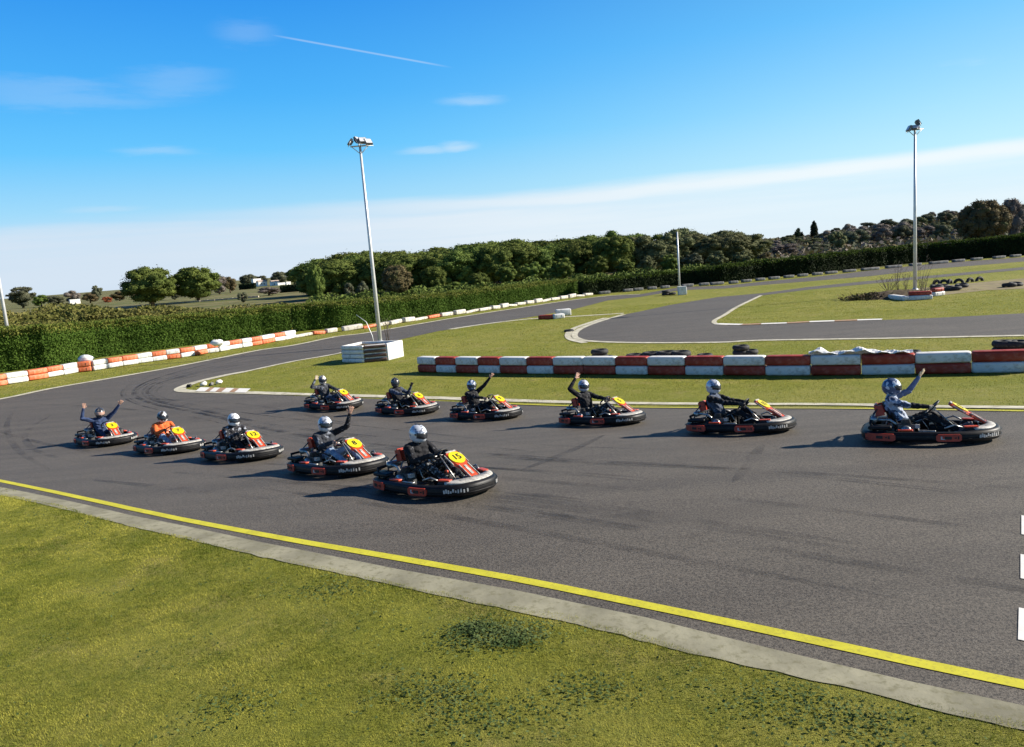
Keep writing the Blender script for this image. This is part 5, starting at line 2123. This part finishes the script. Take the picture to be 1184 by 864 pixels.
    he.rotation_euler = (0, R(tilt), R(yaw))
    mb = MB()
    nu_, nv_ = 28, 20
    v, f = [], []
    for i in range(nv_ + 1):
        th = math.pi * (.02 + .80 * i / nv_)
        for k in range(nu_):
            a = 2 * math.pi * k / nu_
            ca, sa = math.cos(a), math.sin(a)
            x = .148 * math.sin(th) * ca
            y = .128 * math.sin(th) * sa
            z = .142 * math.cos(th)
            if z < 0:
                if ca > 0:
                    x *= 1 + .14 * min(1, -z / .07) * ca      # chin bar juts out
                x *= 1.02
                z *= 1.08
                if th > 2.1:
                    y *= 1.08
                    x *= 1.03
            v.append((x, y, z))
    for i in range(nv_):
        for k in range(nu_):
            f.append((i * nu_ + k, (i + 1) * nu_ + k, (i + 1) * nu_ + (k + 1) % nu_, i * nu_ + (k + 1) % nu_))
    f.append(tuple(range(nu_)))
    mb.add(v, f, spec['helmet'], True)
    hs_ = mb.build('helmet_shell', he)
    # visor patch
    mb = MB()
    v, f = [], []
    A1, A2 = 14, 6
    for i in range(A2 + 1):
        th = math.pi * (.415 + .19 * i / A2)
        for k in range(A1 + 1):
            a = R(-68 + 136 * k / A1)
            r_ = 1.035
            x = .148 * math.sin(th) * math.cos(a) * r_
            y = .128 * math.sin(th) * math.sin(a) * r_
            z = .142 * math.cos(th) * r_
            if z < 0:
                x *= (1 + .14 * min(1, -z / .07) * math.cos(a)) * 1.02
            v.append((x, y, z))
    for i in range(A2):
        for k in range(A1):
            f.append((i * (A1 + 1) + k, (i + 1) * (A1 + 1) + k, (i + 1) * (A1 + 1) + k + 1, i * (A1 + 1) + k + 1))
    mb.add(v, f, spec.get('visor', 'visor'), True)
    vo = mb.build('visor', he)
    sd_ = vo.modifiers.new('s', 'SOLIDIFY')
    sd_.thickness = .006
    sd_.offset = -1
    mb = MB()
    for s in (-1, 1):
        mb.lathe([(.016, -.006), (.016, .006)], 'print_black', c=(.04, s * .127, .01), axis='Y', n=10)
    mb.box((-.02, 0, .139), (.10, .03, .012), 'print_black')
    mb.build('helmet_fittings', he)
    return p


PX = [(-12.062, 22.46), (-8.99, 19.76), (-6.26, 17.36), (-3.40, 14.46), (-1.32, 12.15), (-6.04, 25.86), (-3.29, 23.86), (-.757, 21.49), (2.166, 18.51), (4.628, 15.50), (7.139, 13.03)]
HD = [-44, -44, -44, -43, -43, -38, -40, -40, -42, -36, -29]
NUM = ['3', '7', '12', '8', '15', '4', '6', '9', '5', '11', '2']
up_ = Vector((.1, .2, 0))
SPEC = [
    dict(jacket='cloth_navy', trousers='cloth_navy', hand='skin', helmet='helmet_dark', visor='visor_clear', yaw=-12, lean=.12, L=((-.10, .46, 1.02), (0, .6, -.6)), R=((-.42, -.40, 1.0), (0, -1, -.3))),
    dict(jacket='cloth_orange', trousers='cloth_jeans', hand='glove_dark', helmet='helmet_two', yaw=-12, lean=.12),
    dict(jacket='cloth_camo', trousers='cloth_black', hand='glove_dark', helmet='helmet_white', yaw=-5, lean=.14),
    dict(jacket='cloth_charcoal', trousers='cloth_black', legR='cloth_jeans', legL='cloth_jeans', hand='skin', helmet='helmet_silver', yaw=-8, lean=.10, L=((-.12, .36, .98), (.2, .5, -.5)), sleeveL='cloth_black'),
    dict(jacket='cloth_black', sleeve='cloth_black', trousers='cloth_knit', hand='glove_dark', helmet='helmet_silver', yaw=14, lean=.12, tilt=12),
    dict(jacket='cloth_charcoal', trousers='cloth_slate', hand='glove_tan', helmet='helmet_patch', yaw=-28, R=((-.52, -.30, .92), (0, -.3, -1))),
    dict(jacket='cloth_black', sleeve='cloth_slate', trousers='cloth_black', hand='glove_dark', helmet='helmet_dark', yaw=-30, L=((-.14, .26, .72), (0, .3, -1))),
    dict(jacket='cloth_black', trousers='cloth_black', hand='skin', helmet='helmet_blue', yaw=-25, L=((-.12, .36, 1.06), (.5, .6, -.6))),
    dict(jacket='cloth_black', trousers='cloth_knit', hand='skin', helmet='helmet_silver', yaw=-30, R=((-.58, -.24, 1.06), (-.6, -1, 0))),
    dict(jacket='cloth_slate', sleeve='cloth_black', trousers='cloth_black', hand='glove_dark', helmet='helmet_silver', yaw=-12),
    dict(jacket='cloth_pale', sleeveL='cloth_bluegrey', sleeveR='cloth_pale', foreR='cloth_black', trousers='cloth_black', hand='glove_tan', helmet='helmet_blue', yaw=10, L=((-.13, .30, .98), (.1, .2, -.9))),
]
KL = ['kart at far left of front row, carrying driver with both arms up',
      'kart second from left in front row, carrying driver in orange',
      'middle kart of front row, carrying driver in camouflage jacket',
      'kart second from right in front row, carrying waving driver in jeans',
      'kart nearest the camera at right end of front row, number 15 on yellow plate',
      'kart at left end of back row, below the plank enclosure',
      'kart second from left in back row, carrying driver in dark helmet',
      'kart third from left in back row, carrying driver waving to the right',
      'kart third from right in back row, its driver holding a hand beside the helmet',
      'kart second from right in back row, its driver holding the wheel',
      'kart at right end of back row, carrying driver in pale jacket']
PL = ['person in navy overalls with both arms raised, in leftmost kart',
      'person in orange jacket and blue jeans holding the wheel',
      'person in black and white camouflage jacket with white helmet',
      'person in charcoal jacket and pale jeans raising one bare hand',
      'person in black with shiny silver helmet, in the kart nearest the camera',
      'person in dark clothes with patchy pale helmet, one glove beside the shoulder',
      'person in black with dark helmet and grey-blue sleeves, one arm forward',
      'person in black with blue and white helmet, waving a bare hand to the right',
      'person in black with silver helmet, bare hand up at left of head',
      'person in slate jacket and silver helmet, both hands on the wheel',
      'person in pale patterned jacket waving a tan glove, in rightmost kart']
karts = [kart0] + [copy_tree(kart0) for _ in range(10)]
for i, k in enumerate(karts):
    x, y = PX[i]
    z = zf(y)
    dzdy = (zf(y + .3) - zf(y - .3)) / .6
    up = Vector((0, -dzdy, 1)).normalized()
    h = R(HD[i])
    fw = Vector((math.cos(h), math.sin(h), 0))
    place(k, (x, y, z + .008), fw, up, 1.055)
    tag(k, KL[i], 'kart', 'rental karts lined up on the track')
    fp = [c for c in k.children if c.name.startswith('front_panel')][0]
    number(NUM[i], fp)
    SPEC[i]['seed'] = i
    p = make_person(SPEC[i])
    place(p, (x, y, z + .008), fw, up, 1.055)
    tag(p, PL[i], 'person', 'kart drivers')

# ================================================================== FOREGROUND GRASS
ko = [Vector(p) for p in KO]


def kerb_side(px, py):
    """signed distance of points from the outer concrete edge (positive = grass side)"""
    best = np.full(len(px), 1e9)
    for a, b_ in zip(ko, ko[1:]):
        d = b_ - a
        L = d.length
        d = d / L
        t = (px - a.x) * d.x + (py - a.y) * d.y
        s = (px - a.x) * d.y - (py - a.y) * d.x
        ok = (t > -.05) & (t < L + .05)
        best = np.where(ok & (np.abs(s) < np.abs(best)), s, best)
    return best


def zarr(Y):
    t = np.clip((Y - 9) / 16, 0, 1)
    return -1.05 * t * t * (3 - 2 * t)


def nz(x, y, s):
    return (np.sin(x * 2.1 * s + 1.3 * np.sin(y * 1.7 * s)) + np.sin(y * 2.7 * s + 1.1 * np.sin(x * 1.3 * s + 2)) + .7 * np.sin(x * 5.3 * s + y * 4.1 * s)) / 2.7


N_ = 2300000
px = RNG.uniform(-13, 6, N_)
py = RNG.uniform(3.2, 16.5, N_)
s = kerb_side(px, py)
vis = (np.abs(px) < py * .80 + 1.0) & (s > -.055 * (1 + nz(px, py, 3)) - .06 * nz(px, py, .7) - .02) & (s < 12)
keep = vis & (RNG.random(N_) < np.clip(6.0 / py, .25, 1) ** 1.0)
px, py, s = px[keep], py[keep], s[keep]
n = len(px)
hgt = RNG.uniform(.006, .020, n) * (1 + .5 * nz(px, py, 1.2)) * np.where(s < .25, 1.3, 1)
hgt = np.maximum(hgt, .008)
a = RNG.uniform(0, 6.28, n)
lean = RNG.uniform(.1, 1.1, n) * hgt
wd = RNG.uniform(.0016, .0034, n) * np.clip(py / 6.5, .9, 2.2)
z = zarr(py)
V = np.empty((n, 3, 3))
V[:, 0] = np.column_stack([px - np.sin(a) * wd, py + np.cos(a) * wd, z - .002])
V[:, 1] = np.column_stack([px + np.sin(a) * wd, py - np.cos(a) * wd, z - .002])
V[:, 2] = np.column_stack([px + np.cos(a) * lean, py + np.sin(a) * lean, z + hgt])
me = bpy.data.meshes.new('grass_blades')
me.vertices.add(n * 3)
me.vertices.foreach_set('co', V.reshape(-1))
me.loops.add(n * 3)
me.loops.foreach_set('vertex_index', np.arange(n * 3))
me.polygons.add(n)
me.polygons.foreach_set('loop_start', np.arange(n) * 3)
me.materials.append(MATS['blade'])
me.update(calc_edges=True)
tag(link(bpy.data.objects.new('grass', me)), 'short yellow-green turf in the foreground beside the concrete edging', 'grass', kind='stuff')

# broad-leaved weeds in patches
patches = [(575, 735, .36, 300), (545, 728, .16, 100), (600, 742, .14, 60), (900, 812, .45, 90), (505, 800, .35, 90), (385, 685, .3, 60), (680, 800, .3, 60), (560, 830, .4, 90), (1000, 840, .4, 90), (270, 820, .4, 40)]
P, Nn = [], []
for (x, y, r_, k) in patches:
    g_ = G(x, y)
    k2 = int(k * 3.6)
    q = RNG.normal(0, r_ * .55, (k2, 2)) * np.array([1.3, .8])
    X = g_.x + q[:, 0]
    Yv = g_.y + q[:, 1]
    ok = kerb_side(X, Yv) > .06
    X, Yv = X[ok], Yv[ok]
    P.append(np.column_stack([X, Yv, zarr(Yv) + RNG.uniform(.015, .05, len(X))]))
X = RNG.uniform(-9, 4, 9000)
Yv = RNG.uniform(3.6, 13, 9000)
ok = (kerb_side(X, Yv) > .05) & (kerb_side(X, Yv) < 9) & (nz(X, Yv, 1.7) + .35 * nz(X, Yv, 6) + .05 * X + .25 * RNG.random(len(X)) > .25)
P.append(np.column_stack([X[ok], Yv[ok], zarr(Yv[ok]) + .022]))
P = np.vstack(P)
o = link(bpy.data.objects.new('weeds', leaves_mesh('weeds', P, np.tile([0, -.2, 1], (len(P), 1)), .014, ['weed'], aspect=.8, jitter=.28)))
tag(o, 'dark broad-leaved weeds in patches on the foreground turf', 'weeds', kind='stuff')

# rough grass tufts over the infield and verges: coarser blades farther away
N_ = 420000
px = RNG.uniform(-32, 32, N_)
py = RNG.uniform(13.5, 62, N_)


def inside(poly, X, Yv):
    c = np.zeros(len(X), bool)
    m_ = len(poly)
    for i in range(m_):
        x0, y0 = poly[i][0], poly[i][1]
        x1, y1 = poly[(i + 1) % m_][0], poly[(i + 1) % m_][1]
        cond = ((y0 > Yv) != (y1 > Yv)) & (X < (x1 - x0) * (Yv - y0) / ((y1 - y0) or 1e-9) + x0)
        c ^= cond
    return c


ok = ~inside(trackA, px, py) & ~inside(CN + CI, px, py) & (np.abs(px) < py * .72 + 1)
# beyond the left hedge nothing; the near side belongs to the foreground turf
Lh = [(G(-200, 462)), G(0, 437), G(120, 420), G(340, 389), G(478, 370), G(640, 347)]
hx = np.interp(py, [p.y for p in Lh], [p.x for p in Lh])
ok &= (px > hx) | (py < 36)
ko_s = kerb_side(px, py)
ok &= ~((ko_s > -1) & (ko_s < 50) & (py < 17) & (px < 6))
ok &= RNG.random(N_) < np.clip(26 / py, .3, 1)
px, py = px[ok], py[ok]
n = len(px)
hgt = RNG.uniform(.012, .04, n) * (1 + .5 * nz(px, py, .5))
a = RNG.uniform(0, 6.28, n)
lean = RNG.uniform(.1, 1.1, n) * hgt
wd = RNG.uniform(.005, .011, n) * np.clip(py / 24, .8, 2.0)
z = zarr(py)
V = np.empty((n, 3, 3))
V[:, 0] = np.column_stack([px - np.sin(a) * wd, py + np.cos(a) * wd, z - .002])
V[:, 1] = np.column_stack([px + np.sin(a) * wd, py - np.cos(a) * wd, z - .002])
V[:, 2] = np.column_stack([px + np.cos(a) * lean, py + np.sin(a) * lean, z + hgt])
me = bpy.data.meshes.new('infield_grass')
me.vertices.add(n * 3)
me.vertices.foreach_set('co', V.reshape(-1))
me.loops.add(n * 3)
me.loops.foreach_set('vertex_index', np.arange(n * 3))
me.polygons.add(n)
me.polygons.foreach_set('loop_start', np.arange(n) * 3)
me.materials.append(MATS['blade'])
me.update(calc_edges=True)
tag(link(bpy.data.objects.new('grass', me)), 'mown grass of the infield and verges around the tracks', 'grass', kind='stuff')
